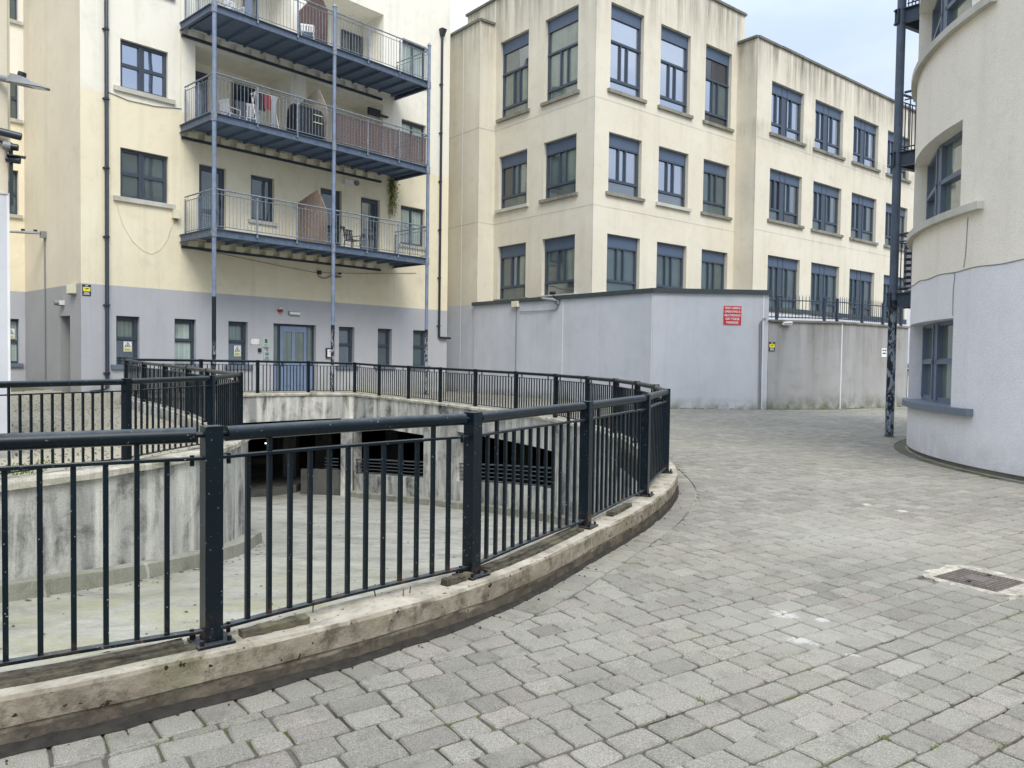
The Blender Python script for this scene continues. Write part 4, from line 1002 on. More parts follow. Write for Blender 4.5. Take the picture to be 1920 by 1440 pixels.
def chair(s, t_, z, rz, mat, lab, grp=None, k_=.84):
    x, y, _ = WF(s, t_, z); t = thing('balcony_chair', lab, 'chair', (x, y, z), grp); ca, sa = cos(rz), sin(rz)
    P_ = lambda a, b, c: (x + (a * ca - b * sa) * k_, y + (a * sa + b * ca) * k_, z + c * k_)
    def bx(a0, a1, b0, b1, c0, c1): c = MB(); c.box8([P_(a0, b0, c0), P_(a1, b0, c0), P_(a1, b1, c0), P_(a0, b1, c0), P_(a0, b0, c1), P_(a1, b0, c1), P_(a1, b1, c1), P_(a0, b1, c1)]); return c
    bx(-.22, .22, -.22, .22, .42, .45).obj('seat', [mat], t)
    c = MB()
    for k in range(5): c.box8([P_(-.21 + k * .09, .2, .47), P_(-.15 + k * .09, .2, .47), P_(-.15 + k * .09, .22, .47), P_(-.21 + k * .09, .22, .47), P_(-.21 + k * .09, .27, .84), P_(-.15 + k * .09, .27, .84), P_(-.15 + k * .09, .29, .84), P_(-.21 + k * .09, .29, .84)])
    c.box8([P_(-.23, .26, .82), P_(.23, .26, .82), P_(.23, .29, .82), P_(-.23, .29, .82), P_(-.23, .28, .89), P_(.23, .28, .89), P_(.23, .31, .89), P_(-.23, .31, .89)]); c.obj('backrest', [mat], t)
    for a in (-.2, .2):
        for b_ in (-.2, .2): c = MB(); c.tube([P_(a, b_, .42), P_(a * 1.15, b_ * 1.15, 0)], .016, 6); c.obj('leg', [mat], t)
        c = MB(); c.tube([P_(a * 1.1, -.2, .42), P_(a * 1.1, -.2, .63), P_(a * 1.1, .26, .63)], .014, 6); c.obj('armrest', [mat], t)
chair(PB_ + 1.25, -.75, Z1, .9, 'black_plastic', 'dark metal chair right of the bistro table on the lowest balcony')
chair(PA + 1.0, -1.0, Z2, 2.6, 'white_chair', 'white plastic chair at the left end of the middle balcony'); chair(PA + 1.6, -.9, Z2, 3.6, 'white_chair', 'low white garden chair left of the red clothes on the middle balcony')
chair(PB_ - .6, -.5, Z3, .3, 'white_chair', 'white slatted chair on the top balcony before the dark divider'); chair(PA + 1.0, -.8, Z3, 1.0, 'white_chair', 'white chair at the left part of the top balcony')
# barbecue
s_, t_, z = PB_ - .75, -.35, Z2; t = thing('barbecue', 'black lidded barbecue with brass handles on the middle balcony', 'barbecue', WF(s_, t_, z))
c = MB(); c.wbox(W_pole, s_ - .48, s_ + .48, z + .1, z + .62, t_ - .25, t_ + .25); c.obj('cabinet', ['black_plastic'], t)
c = MB(); pts = [(-.25, .62), (-.25, .8), (-.12, .93), (.1, .95), (.24, .84), (.25, .62)]; vs = [W_pole.pt(s_ + e, z + q[1], t_ + q[0]) for e in (-.46, .46) for q in pts]
c.add(vs, [(i, i + 1, 7 + i, 6 + i) for i in range(5)] + [tuple(range(6)), tuple(range(11, 5, -1))]); c.obj('lid', ['black_plastic'], t)
for zz in (.72, .5): c = MB(); c.tube([W_pole.pt(s_ + .1, z + zz, t_ + .29), W_pole.pt(s_ + .4, z + zz, t_ + .29)], .016, 6); c.obj('handle', ['sticker_yellow'], t)
for a in (-.42, .42):
    for b_ in (-.2, .2): c = MB(); c.wbox(W_pole, s_ + a - .02, s_ + a + .02, z, z + .1, t_ + b_ - .02, t_ + b_ + .02); c.obj('leg', ['black_plastic'], t)
# clothes airer with red jacket
s_, t_ = PB_ - 1.95, -.6; t = thing('clothes_airer', 'white clothes airer hung with red, dark and grey washing on the middle balcony', 'clothes airer', WF(s_, t_, Z2))
for k in (-1, 1):
    c = MB(); c.tube([W_pole.pt(s_ + k * .35, Z2, t_ - .25), W_pole.pt(s_ + k * .35, Z2 + 1.05, t_ + .1)], .012, 5); c.tube([W_pole.pt(s_ + k * .35, Z2, t_ + .25), W_pole.pt(s_ + k * .35, Z2 + 1.05, t_ - .1)], .012, 5); c.obj('leg', ['white_plastic'], t)
for k in range(4): c = MB(); c.tube([W_pole.pt(s_ - .36, Z2 + 1.05, t_ - .15 + k * .1), W_pole.pt(s_ + .36, Z2 + 1.05, t_ - .15 + k * .1)], .008, 5); c.obj('bar', ['white_plastic'], t)
for (a0, a1, z0_, m) in [(-.32, -.05, .55, 'black_plastic'), (-.1, .12, .62, 'cloth_red'), (.14, .3, .1, 'cloth_grey')]:
    c = MB(); n = 6
    for k in range(n):
        f0, f1 = k / n, (k + 1) / n; w0 = .03 * math.sin(k * 2.1); w1 = .03 * math.sin((k + 1) * 2.1)
        c.quad(W_pole.pt(s_ + a0 + (a1 - a0) * f0, Z2 + z0_, t_ + .16 + w0), W_pole.pt(s_ + a0 + (a1 - a0) * f1, Z2 + z0_, t_ + .16 + w1), W_pole.pt(s_ + a0 + (a1 - a0) * f1, Z2 + 1.06, t_ + .15 + w1 * .3), W_pole.pt(s_ + a0 + (a1 - a0) * f0, Z2 + 1.06, t_ + .15 + w0 * .3))
    c.obj('washing', [m], t)
# woven screen tied to the right half of the middle railing
t = thing('woven_screen', 'brown woven willow screen tied behind the right half of the middle balcony railing', 'screen', WF(PB_ + .1, 0, Z2))
plain('willow', (104, 84, 84), .9, 0, .35, 25); plain('willow_light', (150, 132, 124), .9, 0, .25, 25)
c = MB(); n = 150
for k in range(n):
    s0 = PB_ + .08 + (PC_ - PB_ - .14) * k / n; tt = -.012 + rng.normal(0, .004); zt_ = Z2 + .95 + rng.normal(0, .008)
    c.wbox(W_pole, s0, s0 + .013, Z2 + .05, zt_, tt - .008, tt)
c.obj('reeds', ['willow'], t, kind='stuff')
c = MB()
for k in range(56):
    for d_ in (-1, 1):
        for m_ in range(5):
            s0 = PB_ + .1 + (PC_ - PB_ - .35) * (k + (m_ % 2) * .5) / 56; z0_ = Z2 + .08 + m_ * .17; c.tube([W_pole.pt(s0, z0_ + (0 if d_ > 0 else .17), .0), W_pole.pt(s0 + .07, z0_ + (.17 if d_ > 0 else 0), .0)], .004, 3, cap=False)
c.obj('lattice', ['willow_light'], t, kind='stuff')
# box on bracket at the loggia (dark screen), wall lamps, vents, meter boxes
def wbox_thing(name, lab, cat, w, x0, x1, y0, y1, d, mat, extra=None, t0=0.):
    a0, zt_ = w.at(x0, y0, t0 + d); a1, zb_ = w.at(x1, y1, t0 + d); b = MB(); b.wbox(w, a0, a1, zb_, zt_, t0 + .004, t0 + d)
    o = thing(name, lab, cat, w.pt((a0 + a1) / 2, zb_, t0)); b.obj('body', [mat], o); return o, a0, a1, zb_, zt_
o, a0, a1, zb_, zt_ = wbox_thing('wall_screen', 'dark flat box on an arm at the right loggia pier of the middle balcony', 'screen', WL, 692, 714, 200, 220, .1, 'black_plastic', t0=.12)
c = MB(); c.wbox(WL, a1 - .1, a1 + .42, zb_ + .1, zb_ + .15, .01, .12); c.obj('arm', ['black_plastic'], o)
o, a0, a1, zb_, zt_ = wbox_thing('junction_box', 'pale cream box under the window beside the lowest balcony', 'box', WL, 326, 338.5, 392, 410, .14, 'cream_plastic')
c = MB(); c.tube([WL.pt(a0 + .05, zb_, .07), WL.pt(a0 + .12, zb_ - .08, .05), WL.pt(a1 - .05, zb_, .07)], .012, 5); c.obj('cable_loop', ['black_plastic'], o)
o, a0, a1, zb_, zt_ = wbox_thing('wall_vent', 'white vent box with round fan grille above the right door of the lowest balcony', 'vent', WL, 647, 662, 335, 347, .12, 'white_plastic')
c = MB(); p = WL.at(668, 343.5); c.tube([WL.pt(p[0], p[1], 0), WL.pt(p[0], p[1], .06)], .09, 12); c.obj('round_vent', ['grey_plastic'], o)
o, a0, a1, zb_, zt_ = wbox_thing('alarm_sounder', 'red and white round alarm sounder left of the lamp over the blue door', 'alarm', WL, 520.5, 528, 581, 584, .02, 'red_plastic')
c = MB(); p = WL.at(524.5, 579.5); c.tube([WL.pt(p[0], p[1] + .03, .05), WL.pt(p[0], p[1] - .02, .07)], [.05, .065], 12); c.obj('white_top', ['white_plastic'], o); c = MB(); c.tube([WL.pt(p[0], p[1] - .02, .07), WL.pt(p[0], p[1] - .09, .07)], .065, 12); c.obj('red_bell', ['red_plastic'], o)
o, a0, a1, zb_, zt_ = wbox_thing('door_lamp', 'white oblong lamp above the blue entrance door', 'lamp', WL, 544.5, 563, 584.5, 590.5, .09, 'white_plastic'); c = MB(); c.wbox(WL, a0 - .02, a1 + .02, zb_ - .02, zt_ + .02, .003, .03); c.obj('back_plate', ['grey_plastic'], o)
o, a0, a1, zb_, zt_ = wbox_thing('name_plate', 'small blank white name plate left of the blue door', 'plate', WL, 471, 486, 635, 646, .015, 'sign_white')
for (q, e) in ((a0, zb_), (a1, zb_), (a0, zt_), (a1, zt_)): c = MB(); c.tube([WL.pt(q, e, .01), WL.pt(q, e, .02)], .012, 6); c.obj('screw', ['grey_plastic'], o)
o, a0, a1, zb_, zt_ = wbox_thing('address_plate', 'glass plate with the letter B left of the blue door', 'plate', WL, 492, 506, 633, 651, .02, 'blind_green')
text_mesh('B', .17, WL, (a0 + a1) / 2, zt_ - .11, .022, 'pipe_dark', o, bold=.006)
c = MB(); 
for k in range(4): c.wbox(WL, a0 + .06, a1 - .06 - .02 * (k % 2), zt_ - .22 - k * .04, zt_ - .207 - k * .04, .021, .0225)
c.obj('small_print', ['grey_plastic'], o)
o, a0, a1, zb_, zt_ = wbox_thing('key_safe', 'small black key safe low beside the door intercom', 'key safe', WL, 485, 490.5, 653, 660, .05, 'black_plastic'); c = MB(); c.wbox(WL, a0 + .02, a1 - .02, zb_ + .02, zt_ - .02, .05, .056); c.obj('cover', ['pipe_dark'], o)
o, a0, a1, zb_, zt_ = wbox_thing('intercom', 'silver intercom panel with keypad left of the blue door', 'intercom', WL, 495.5, 505.5, 659, 674, .04, 'blind_green'); c = MB(); c.wbox(WL, a0 + .03, a1 - .03, (zb_ + zt_) / 2, zt_ - .03, .04, .046); c.wbox(WL, (a0 + a1) / 2 - .05, (a0 + a1) / 2 + .05, zb_ + .03, zb_ + .08, .04, .05); c.wbox(WL, a1 - .08, a1 - .05, zt_, zt_ + .12, .0, .03); c.obj('keypad', ['grey_plastic'], o)
o, a0, a1, zb_, zt_ = wbox_thing('notice_frame', 'black framed notice board half hidden by the middle pole, right of the blue door', 'notice board', WL, 612, 623, 652.5, 671.5, .05, 'sign_black'); c = MB(); c.wbox(WL, a0 + .04, a1 - .03, zb_ + .04, zt_ - .04, .05, .053); c.obj('paper', ['sign_white'], o); c = MB(); c.wbox(WL, a0 + .1, a1 - .08, zt_ - .13, zt_ - .11, .053, .056); c.obj('print', ['sign_black'], o)
# green plant growing down from the middle balcony
plain('leaf', (92, 104, 40), .7, 0, .4, 12); plain('leaf_yellow', (150, 150, 60), .7, 0, .3, 12)
p0 = WL.at(736, 345); t = thing('hanging_plant', 'yellow-green creeper hanging down the wall under the right end of the middle balcony', 'plant', WL.pt(p0[0], p0[1], .05))
c = MB(); c2 = MB(); st_ = MB()
for k in range(9):
    s0 = p0[0] + rng.normal(0, .09); ln = rng.uniform(.7, 1.6); pts = [WL.pt(s0 + .05 * math.sin(j * 1.1 + k), p0[1] + .08 - ln * j / 7, .05) for j in range(8)]; st_.tube(pts, .006, 4)
    for j in range(110):
        f = rng.random() ** 1.3; q = WL.pt(s0 + rng.normal(0, .07), p0[1] + .12 - ln * f, .03 + rng.random() * .1); r = rng.uniform(.016, .035); a = rng.normal(0, 1, 3); b_ = rng.normal(0, 1, 3); a /= np.linalg.norm(a); b_ /= np.linalg.norm(b_); q = np.array(q)
        (c if rng.random() < .7 else c2).add([q - a * r, q + b_ * r * .6, q + a * r, q - b_ * r * .6], [(0, 1, 2, 3)])
c.obj('foliage', ['leaf'], t, kind='stuff'); c2.obj('young_foliage', ['leaf_yellow'], t, kind='stuff'); st_.obj('stem', ['leaf'], t)
# cables on the facade
q = [WL.at(*p) for p in [(219, 380), (223, 400), (232, 425), (248, 452), (268, 470), (284, 476), (300, 468), (314, 448), (322, 425), (326, 412)]]
cb = wcable(WL, q, .005, None, 'cream_plastic', label='thin cable sagging in a deep loop below the left windows', cat='cable', name='cable')
q = [WL.at(*p) for p in [(342.5, 464), (420, 477), (520, 498), (590, 511), (680, 513), (780, 512)]]
wcable(WL, q, .008, None, 'grey_plastic', label='cable slung along the wall below the lowest balcony', cat='cable')
q = [WL.at(*p) for p in [(202, 172), (240, 188), (290, 199), (340, 203.5)]]
wcable(WL, q, .014, None, 'stone_sill', label='pale cable under the upper left window', cat='cable')
# facade floodlight under balcony
o, a0, a1, zb_, zt_ = wbox_thing('wall_light', 'dark light fitting on the wall behind the middle pole under the lowest balcony', 'lamp', WL, 629, 641, 517, 520, .25, 'pipe_dark')
c = MB(); p = WL.at(634, 515); c.tube([WL.pt(p[0], p[1], .1), WL.pt(p[0], p[1] + .06, .1)], .05, 10); c.obj('sensor', ['black_plastic'], o); q = [WL.at(*p) for p in [(595, 510), (596, 518), (605, 522), (614, 521), (618, 517), (629, 518)]]; c = MB(); c.tube([WL.pt(*p, .03) for p in q], .012, 5); c.obj('cable', ['black_plastic'], o); p = WL.at(597, 511); c = MB(); c.wbox(WL, p[0] - .05, p[0] + .07, p[1] - .06, p[1] + .06, 0, .08); c.obj('bracket', ['black_plastic'], o)
# yellow cctv notice helper
def cctv_sign(w, x0, x1, y0, y1, lab, t=.012):
    a0, zt_ = w.at(x0, y0, t); a1 = w.at(x1, y0, t)[0]; zb_ = w.at(x0, y1, t)[1]; o = thing('cctv_sign', lab, 'sign', w.pt(a0, zb_, t)); W_, Hh = a1 - a0, zt_ - zb_
    b = MB(); b.wbox(w, a0, a1, zb_, zt_, 0, t); b.obj('plate', ['sign_black'], o)
    b = MB(); b.wbox(w, a0 + .08 * W_, a1 - .08 * W_, zb_ + .4 * Hh, zb_ + .78 * Hh, t, t + .003); b.obj('yellow_field', ['sign_yellow'], o)
    b = MB(); zc = zb_ + .6 * Hh; b.add([w.pt(a0 + .3 * W_, zc - .03 * Hh, t + .006), w.pt(a0 + .66 * W_, zc + .02 * Hh, t + .006), w.pt(a0 + .78 * W_, zc + .1 * Hh, t + .006), w.pt(a0 + .4 * W_, zc + .07 * Hh, t + .006)], [(0, 1, 2, 3)]); b.obj('camera_symbol', ['sign_black'], o)
    b = MB()
    for k in range(3): b.wbox(w, a0 + (.12 + .03 * k) * W_, a1 - (.12 + .05 * k) * W_, zb_ + (.1 + .09 * k) * Hh, zb_ + (.14 + .09 * k) * Hh, t, t + .003)
    b.obj('small_print', ['sign_white'], o); b = MB(); b.wbox(w, a0 + .34 * W_, a1 - .34 * W_, zb_ + .86 * Hh, zb_ + .92 * Hh, t, t + .003); b.obj('header_print', ['sign_white'], o)
cctv_sign(WL, 154.5, 170.5, 533, 554, 'black and yellow camera notice high on the corner of the cream block')
def sticker(w, x0, x1, y0, y1, lab, t=-.13):
    a0, zt_ = w.at(x0, y0, t); a1 = w.at(x1, y0, t)[0]; zb_ = w.at(x0, y1, t)[1]; W_, Hh = a1 - a0, zt_ - zb_
    o = thing('warning_sticker', lab, 'sticker', w.pt(a0, zb_, t), 'warning stickers in ground-floor windows'); b = MB(); b.wbox(w, a0, a1, zb_, zt_, t - .002, t); b.obj('sheet', ['sign_white'], o)
    b = MB(); b.wbox(w, a0 + .05 * W_, a1 - .05 * W_, zb_ + .04 * Hh, zb_ + .36 * Hh, t, t + .002); b.obj('yellow_band', ['sticker_yellow'], o)
    b = MB(); T = [(.5, .95), (.1, .45), (.9, .45)]; ti = [(.5, .84), (.22, .5), (.78, .5)]; g_ = lambda q: w.pt(a0 + q[0] * W_, zb_ + q[1] * Hh, t + .003)
    b.add([g_(q) for q in T] + [g_(q) for q in ti], [(0, 1, 4, 3), (1, 2, 5, 4), (2, 0, 3, 5)]); b.add([g_((.4, .54)), g_((.62, .54)), g_((.58, .68)), g_((.44, .66))], [(0, 1, 2, 3)]); b.obj('triangle_symbol', ['sign_black'], o)
    b = MB()
    for k in range(3): b.wbox(w, a0 + .14 * W_, a1 - (.14 + .06 * k) * W_, zb_ + (.1 + .08 * k) * Hh, zb_ + (.13 + .08 * k) * Hh, t + .002, t + .004)
    b.obj('small_print', ['grey_plastic'], o)
sticker(WL, 231.5, 247, 640, 659, 'warning sticker in the lower pane of the first window from the corner', t=-.155)
sticker(WL, 438.5, 451.5, 648, 668, 'warning sticker in the window left of the name plate', t=-.155)
sticker(WL2, 14, 27.5, 616, 635, 'warning sticker in the window at the far left edge', t=-.12)
# lamps on the end wall
p = WLL.at(86, 440); t = thing('wall_lamp', 'thin flat street lamp on a conduit on the shaded end wall', 'lamp', WLL.pt(p[0], p[1], 0))
c = MB(); c.wbox(WLL, p[0] - .06, p[0] + .08, p[1] - .1, p[1] + .08, 0, .14); c.obj('bracket', ['pvc_grey'], t)
hd = Vector(WLL.pt(p[0], p[1], .14)); dirv = Vector((-.93, -.36, 0)); c = MB(); rg = []
for k, (d_, wd, th_) in enumerate([(0, .05, .05), (.15, .11, .06), (.35, .15, .05), (.75, .13, .03), (.9, .05, .015)]):
    cpt = hd + dirv * d_; sdv = Vector((-dirv.y, dirv.x, 0)); rg += [cpt + sdv * wd + Vector((0, 0, .0)), cpt - sdv * wd, cpt - sdv * wd * .7 + Vector((0, 0, th_)), cpt + sdv * wd * .7 + Vector((0, 0, th_))]
c.add(rg, [(k * 4 + i, k * 4 + (i + 1) % 4, k * 4 + 4 + (i + 1) % 4, k * 4 + 4 + i) for k in range(4) for i in range(4)] + [(3, 2, 1, 0), (16, 17, 18, 19)]); c.obj('lamp_head', ['pvc_grey'], t)
for d_ in (.12, .42): c = MB(); q = hd + dirv * d_ + Vector((0, 0, .05)); c.tube([q, q + Vector((0, 0, .06))], .05, 10); c.obj('sensor', ['black_plastic'], t)
c = MB(); pf = WLL.at(84.5, 705); c.tube([WLL.pt(p[0] - .02, p[1] - .1, .03), WLL.pt(p[0] - .02, pf[1] - .1, .03)], .018, 6); c.obj('conduit', ['pvc_grey'], t)
o, a0, a1, zb_, zt_ = wbox_thing('alarm_box', 'cream alarm box high above the narrow side door', 'alarm', WLL, 124.5, 134, 534, 549, .12, 'cream_plastic'); c = MB(); c.wbox(WLL, a0, a1, zb_ - .03, zb_, .01, .1); c.obj('base', ['grey_plastic'], o)
p = WLL.at(119, 568); t = thing('bulkhead_lamp', 'small grey bulkhead lamp above the narrow side door', 'lamp', WLL.pt(p[0], p[1], 0)); c = MB(); c.tube([WLL.pt(p[0] - .1, p[1], .03), WLL.pt(p[0] - .1, p[1], .2)], [.09, .06], 10); c.obj('shade', ['grey_plastic'], t); c = MB(); c.wbox(WLL, p[0] - .02, p[0] + .1, p[1] - .06, p[1] + .06, 0, .1); c.obj('back_box', ['white_plastic'], t)

# ------------------------------------------------------------------ near-left building edge with camera cluster
NP = atY(17.3, 9.6, 650); WN = Wall(NP, 37)
NB = thing('corner_building', 'edge of a nearby building at the far left, grey below and pale above', 'building')
zn = H + float(ray(17, 362)[2]) * 9.6
mb = MB(); holes_panel(mb, WN, -5, 0, -.3, 14, [], 0, 0, split=[(zn, 1)]); mb.quad(WN.pt(0, -.3), WN.pt(0, -.3, -5), WN.pt(0, zn, -5), WN.pt(0, zn), 0); mb.quad(WN.pt(0, zn), WN.pt(0, zn, -5), WN.pt(0, 14, -5), WN.pt(0, 14), 1)
mb.obj('wall', ['boundary_render', 'end_shaded_cream'], NB)
mb = MB(); mb.wbox(WN, .0, .035, zn + .2, 14, -.3, -.1); mb.obj('corner_strip', ['cream_render'], NB)
mb = MB(); mb.wbox(WN, -.015, .012, -.1, zn, -.01, .006); mb.obj('corner_bead', ['white_bead'], NB)
mb = MB(); mb.wbox(WN, -5, .0, zn - .02, zn, -.01, .012); mb.obj('joint_bead', ['stone_sill'], NB)
t = thing('street_lamp', 'grey flat-headed lamp sticking out from the nearby wall at upper left', 'lamp', WN.pt(0, WN.at(20, 155)[1], 0))
zL = WN.at(20, 152)[1]; hd = Vector(WN.pt(-.12, zL, .05)); dirv = Vector((.93, -.1, -.2)).normalized(); rg = []; c = MB(); c.tube([hd, hd + dirv * .2], .04, 10); c.obj('arm', ['pvc_grey'], t)
sdv = Vector((.1, .99, 0)).normalized(); up = Vector((.2, 0, .97)); c = MB()
for (d_, wd, lo, hi) in [(.17, .04, -.03, .04), (.26, .085, -.03, .075), (.4, .1, -.03, .06), (.52, .1, -.025, .02), (.66, .085, -.02, .005), (.71, .03, -.015, -.002)]:
    q = hd + dirv * d_; rg += [q + sdv * wd + up * lo, q - sdv * wd + up * lo, q - sdv * wd * .6 + up * hi, q + sdv * wd * .6 + up * hi]
c.add(rg, [(k * 4 + i, k * 4 + (i + 1) % 4, k * 4 + 4 + (i + 1) % 4, k * 4 + 4 + i) for k in range(5) for i in range(4)] + [(3, 2, 1, 0), (20, 21, 22, 23)]); c.obj('lamp_head', ['pvc_grey'], t)
q = hd + dirv * .33 + up * .07; c = MB(); c.tube([q, q + up * .05], [.05, .045], 12); c.obj('sensor', ['black_plastic'], t)
c = MB(); q0 = hd + dirv * .48 - up * .031; q1 = hd + dirv * .68 - up * .024; c.quad(q0 + sdv * .07, q0 - sdv * .07, q1 - sdv * .06, q1 + sdv * .06); c.obj('lens', ['white_plastic'], t)
t = thing('security_camera', 'upper cylindrical security camera under the lamp at the far left', 'camera', WN.pt(.05, WN.at(25, 258)[1], .0), 'cameras on the nearby wall corner')
zc = WN.at(25, 257)[1]; c = MB(); c.tube([WN.pt(-.15, zc + .03, .08), WN.pt(.13, zc - .01, .12)], .048, 12); c.obj('housing', ['pipe_dark'], t); c = MB(); c.tube([WN.pt(.125, zc - .01, .12), WN.pt(.137, zc - .012, .122)], .036, 12); c.obj('lens', ['black_plastic'], t)
t = thing('security_camera', 'middle grey ball-jointed security camera at the far left', 'camera', WN.pt(.05, WN.at(25, 278)[1], .0), 'cameras on the nearby wall corner')
zc = WN.at(25, 279)[1]; c = MB(); c.tube([WN.pt(-.05, zc + .01, .08), WN.pt(.03, zc, .1)], .055, 12); c.obj('ball', ['pvc_grey'], t); c = MB(); c.tube([WN.pt(.02, zc, .1), WN.pt(.1, zc - .005, .12)], [.045, .04], 12); c.obj('head', ['black_plastic'], t)
t = thing('security_camera', 'lowest hooded security camera at the far left', 'camera', WN.pt(.05, WN.at(30, 302)[1], .0), 'cameras on the nearby wall corner')
zc = WN.at(30, 302)[1]; c = MB(); c.tube([WN.pt(-.02, zc, .05), WN.pt(.12, zc - .01, .1)], .042, 12); c.obj('housing', ['pipe_dark'], t); c = MB(); c.wbox(WN, -.02, .18, zc + .03, zc + .045, .04, .15); c.obj('hood', ['pipe_dark'], t)
t = thing('cable_duct', 'dark cable duct and drooping cable below the cameras at the far left', 'cable', WN.pt(0, zn, 0)); c = MB(); c.wbox(WN, .012, .05, zn - .15, zc + .15, -.02, .05); c.obj('duct', ['pipe_dark'], t)
c = MB(); c.tube([WN.pt(-.3, zc + .25, .03), WN.pt(-.15, zc + .24, .05), WN.pt(-.02, zc + .17, .06), WN.pt(.03, zc + .05, .06)], .014, 6); c.obj('loop', ['black_plastic'], t)

# ------------------------------------------------------------------ pale office building
OB = thing('office_building', 'pale rendered flat-roofed office building with tall blue-framed windows behind the grey wall', 'building')
zwl = H + 493 / F * 25.6 if False else WBL.at(1105, 183.2)[1]
zll = WBL.at(1103.1, 384.5)[1]
zp1 = WBL.at(927.7, 2)[1]                                           # main parapet
zp2 = WBB.at(1422, 70)[1]; zpg = WGL.at(891, 44)[1]
SP3 = lambda u0, u1, v0, v1: (u0, u1, v0, v1)
mid_p = [(.02, .36, .255, .785), (.40, .565, .255, .785), (.61, .94, .255, .785), (.02, .94, .015, .205)]
mid_b = [(.0, .97, .21, .24), (.365, .395, .24, .79), (.57, .605, .24, .79), (.0, .97, .775, .8)]
top_p = [(.02, .94, .60, .85), (.02, .36, .165, .565), (.40, .565, .165, .565), (.61, .94, .165, .565), (.02, .94, .01, .13)]
top_b = [(.0, .97, .13, .155), (.365, .395, .155, .56), (.57, .605, .155, .56), (.0, 1., .57, .59)]
def flip(P): return [(1 - b_, 1 - a_, c, d) for a_, b_, c, d in P]
def vary(f):
    pick = random.choice(['glass_dark', 'glass_green', 'glass_mid', 'glass_dark', 'glass_black'])
    return lambda k: f(k) if f(k) in ('glass_sky', 'glass_black') or random.random() < .5 else pick
def bwin(w, a0, a1, z0, z1, kind, look, sill='weathered_sill'):
    look = vary(look)
    P_, B_ = (top_p, top_b) if kind == 'top' else (mid_p, mid_b)
    if w is WBL: P_, B_ = flip(P_), flip(B_)
    pn = (.0, 1, .85, 1.) if kind == 'top' else (.0, 1., .8, 1.)
    if w is WBR: pn = (0, .97, pn[2], pn[3])
    window(w, a0, a1, z0, z1, P_, OB, look, frame='frame_blue', t=-.14, sill=sill, panel=pn, bars=B_, sillw=.13, sillh=.1, sillout=.09)
# rows on both faces of the corner block
tz1, tz0 = WBR.at(1145.8, 2.5)[1], WBR.at(1143.3, 167.5)[1]; mz1, mz0 = WBR.at(1141.2, 246.3)[1], WBR.at(1139, 360)[1]; bz1 = WBR.at(1137, 437.2)[1]; bz0 = bz1 - (mz1 - mz0)
cR = [(WBR.at(a, y)[0], WBR.at(b_, y)[0]) for a, b_, y in ((1141.2, 1203, 300), (1235, 1291, 300), (1319.5, 1368.3, 300))]
cL = [(WBL.at(a, y)[0], WBL.at(b_, y)[0]) for a, b_, y in ((935.5, 988, 320), (1018.7, 1080, 320))]
sBR1 = WBR.at(1396.5, 60)[0]; sBL0 = WBL.at(877, 36)[0]
hR = [(a, b_, z0, z1) for (a, b_) in cR for (z0, z1) in ((tz0, tz1), (mz0, mz1), (bz0, bz1))]; hL = [(a, b_, z0, z1) for (a, b_) in cL for (z0, z1) in ((tz0, tz1), (mz0, mz1), (bz0, bz1))]
mb = MB(); holes_panel(mb, WBR, 0, sBR1, -.5, zp1, hR, depth=.18); mb.obj('right_wall', ['pale_render'], OB)
mb = MB(); holes_panel(mb, WBL, sBL0, 0, -.5, zp1, hL, depth=.18); mb.quad(WBL.pt(sBL0, zp1), WBL.pt(0, zp1), WBR.pt(sBR1, zp1), WBR.pt(sBR1, zp1, -9)); mb.quad(WBL.pt(sBL0, -.5), WBL.pt(sBL0, zp1), WBL.pt(sBL0, zp1, -9), WBL.pt(sBL0, -.5, -9)); mb.quad(WBR.pt(sBR1, -.5), WBR.pt(sBR1, -.5, -9), WBR.pt(sBR1, zp1, -9), WBR.pt(sBR1, zp1)); mb.obj('left_wall', ['pale_render'], OB)
def coping(w, a0, a1, z, mat='weathered_coping', th=.09, o_=.07, unit=1.5, name='coping_stone'):
    n = max(1, int(abs(a1 - a0) / unit)); 
    for k in range(n):
        s0 = a0 + (a1 - a0) * k / n; s1 = a0 + (a1 - a0) * (k + 1) / n - .012; c = MB(); dz = rng.normal(0, .004); c.wbox(w, s0, s1, z + dz, z + th + dz, -.3, o_ + rng.normal(0, .003)); c.obj(name, [mat], OB)
coping(WBR, .0, sBR1 + .06, zp1); coping(WBL, sBL0 - .06, -.0, zp1 + .001)
# wings
g0 = WGL.at(840, 300)[0] - 1.5; zgw = WGL.at(887, 571)[1]
s867 = WGL.at(867, 300)[0]
mb = MB(); holes_panel(mb, WGL, g0, 0, -.5, zpg, [], split=[(zgw, 1)]); mb.obj('wing_wall', ['boundary_render', 'pale_render_wing'], OB)
mb = MB(); holes_panel(mb, WGR, 0, s928, -.5, zpg, []); mb.quad(WGL.pt(g0, zpg), WGR.pt(0, zpg), WGR.pt(s928, zpg), WGL.pt(g0, zpg, -6)); mb.obj('wing_return', ['pale_render_wing'], OB)
coping(WGL, g0, .0, zpg); coping(WGR, -.0, s928 - .1, zpg + .001, unit=1)
mb = MB(); mb.wbox(WGL, s867 - .014, s867 + .014, -.2, zpg, 0, .006); mb.obj('joint_bead', ['white_bead'], OB)
mb = MB(); holes_panel(mb, WST, 0, s1417, -.5, zp2, []); mb.obj('step_wall', ['pale_render_low'], OB)
coping(WST, 0.02, s1417 + .0, zp2, unit=1.6)
tB1, tB0 = WBB.at(1448, 150.8)[1], WBB.at(1443.7, 249)[1]; mB1, mB0 = WBB.at(1443, 314.2)[1], WBB.at(1440, 411)[1]; lB1 = WBB.at(1438, 477.2)[1]; lB0 = lB1 - (mB1 - mB0) - .15
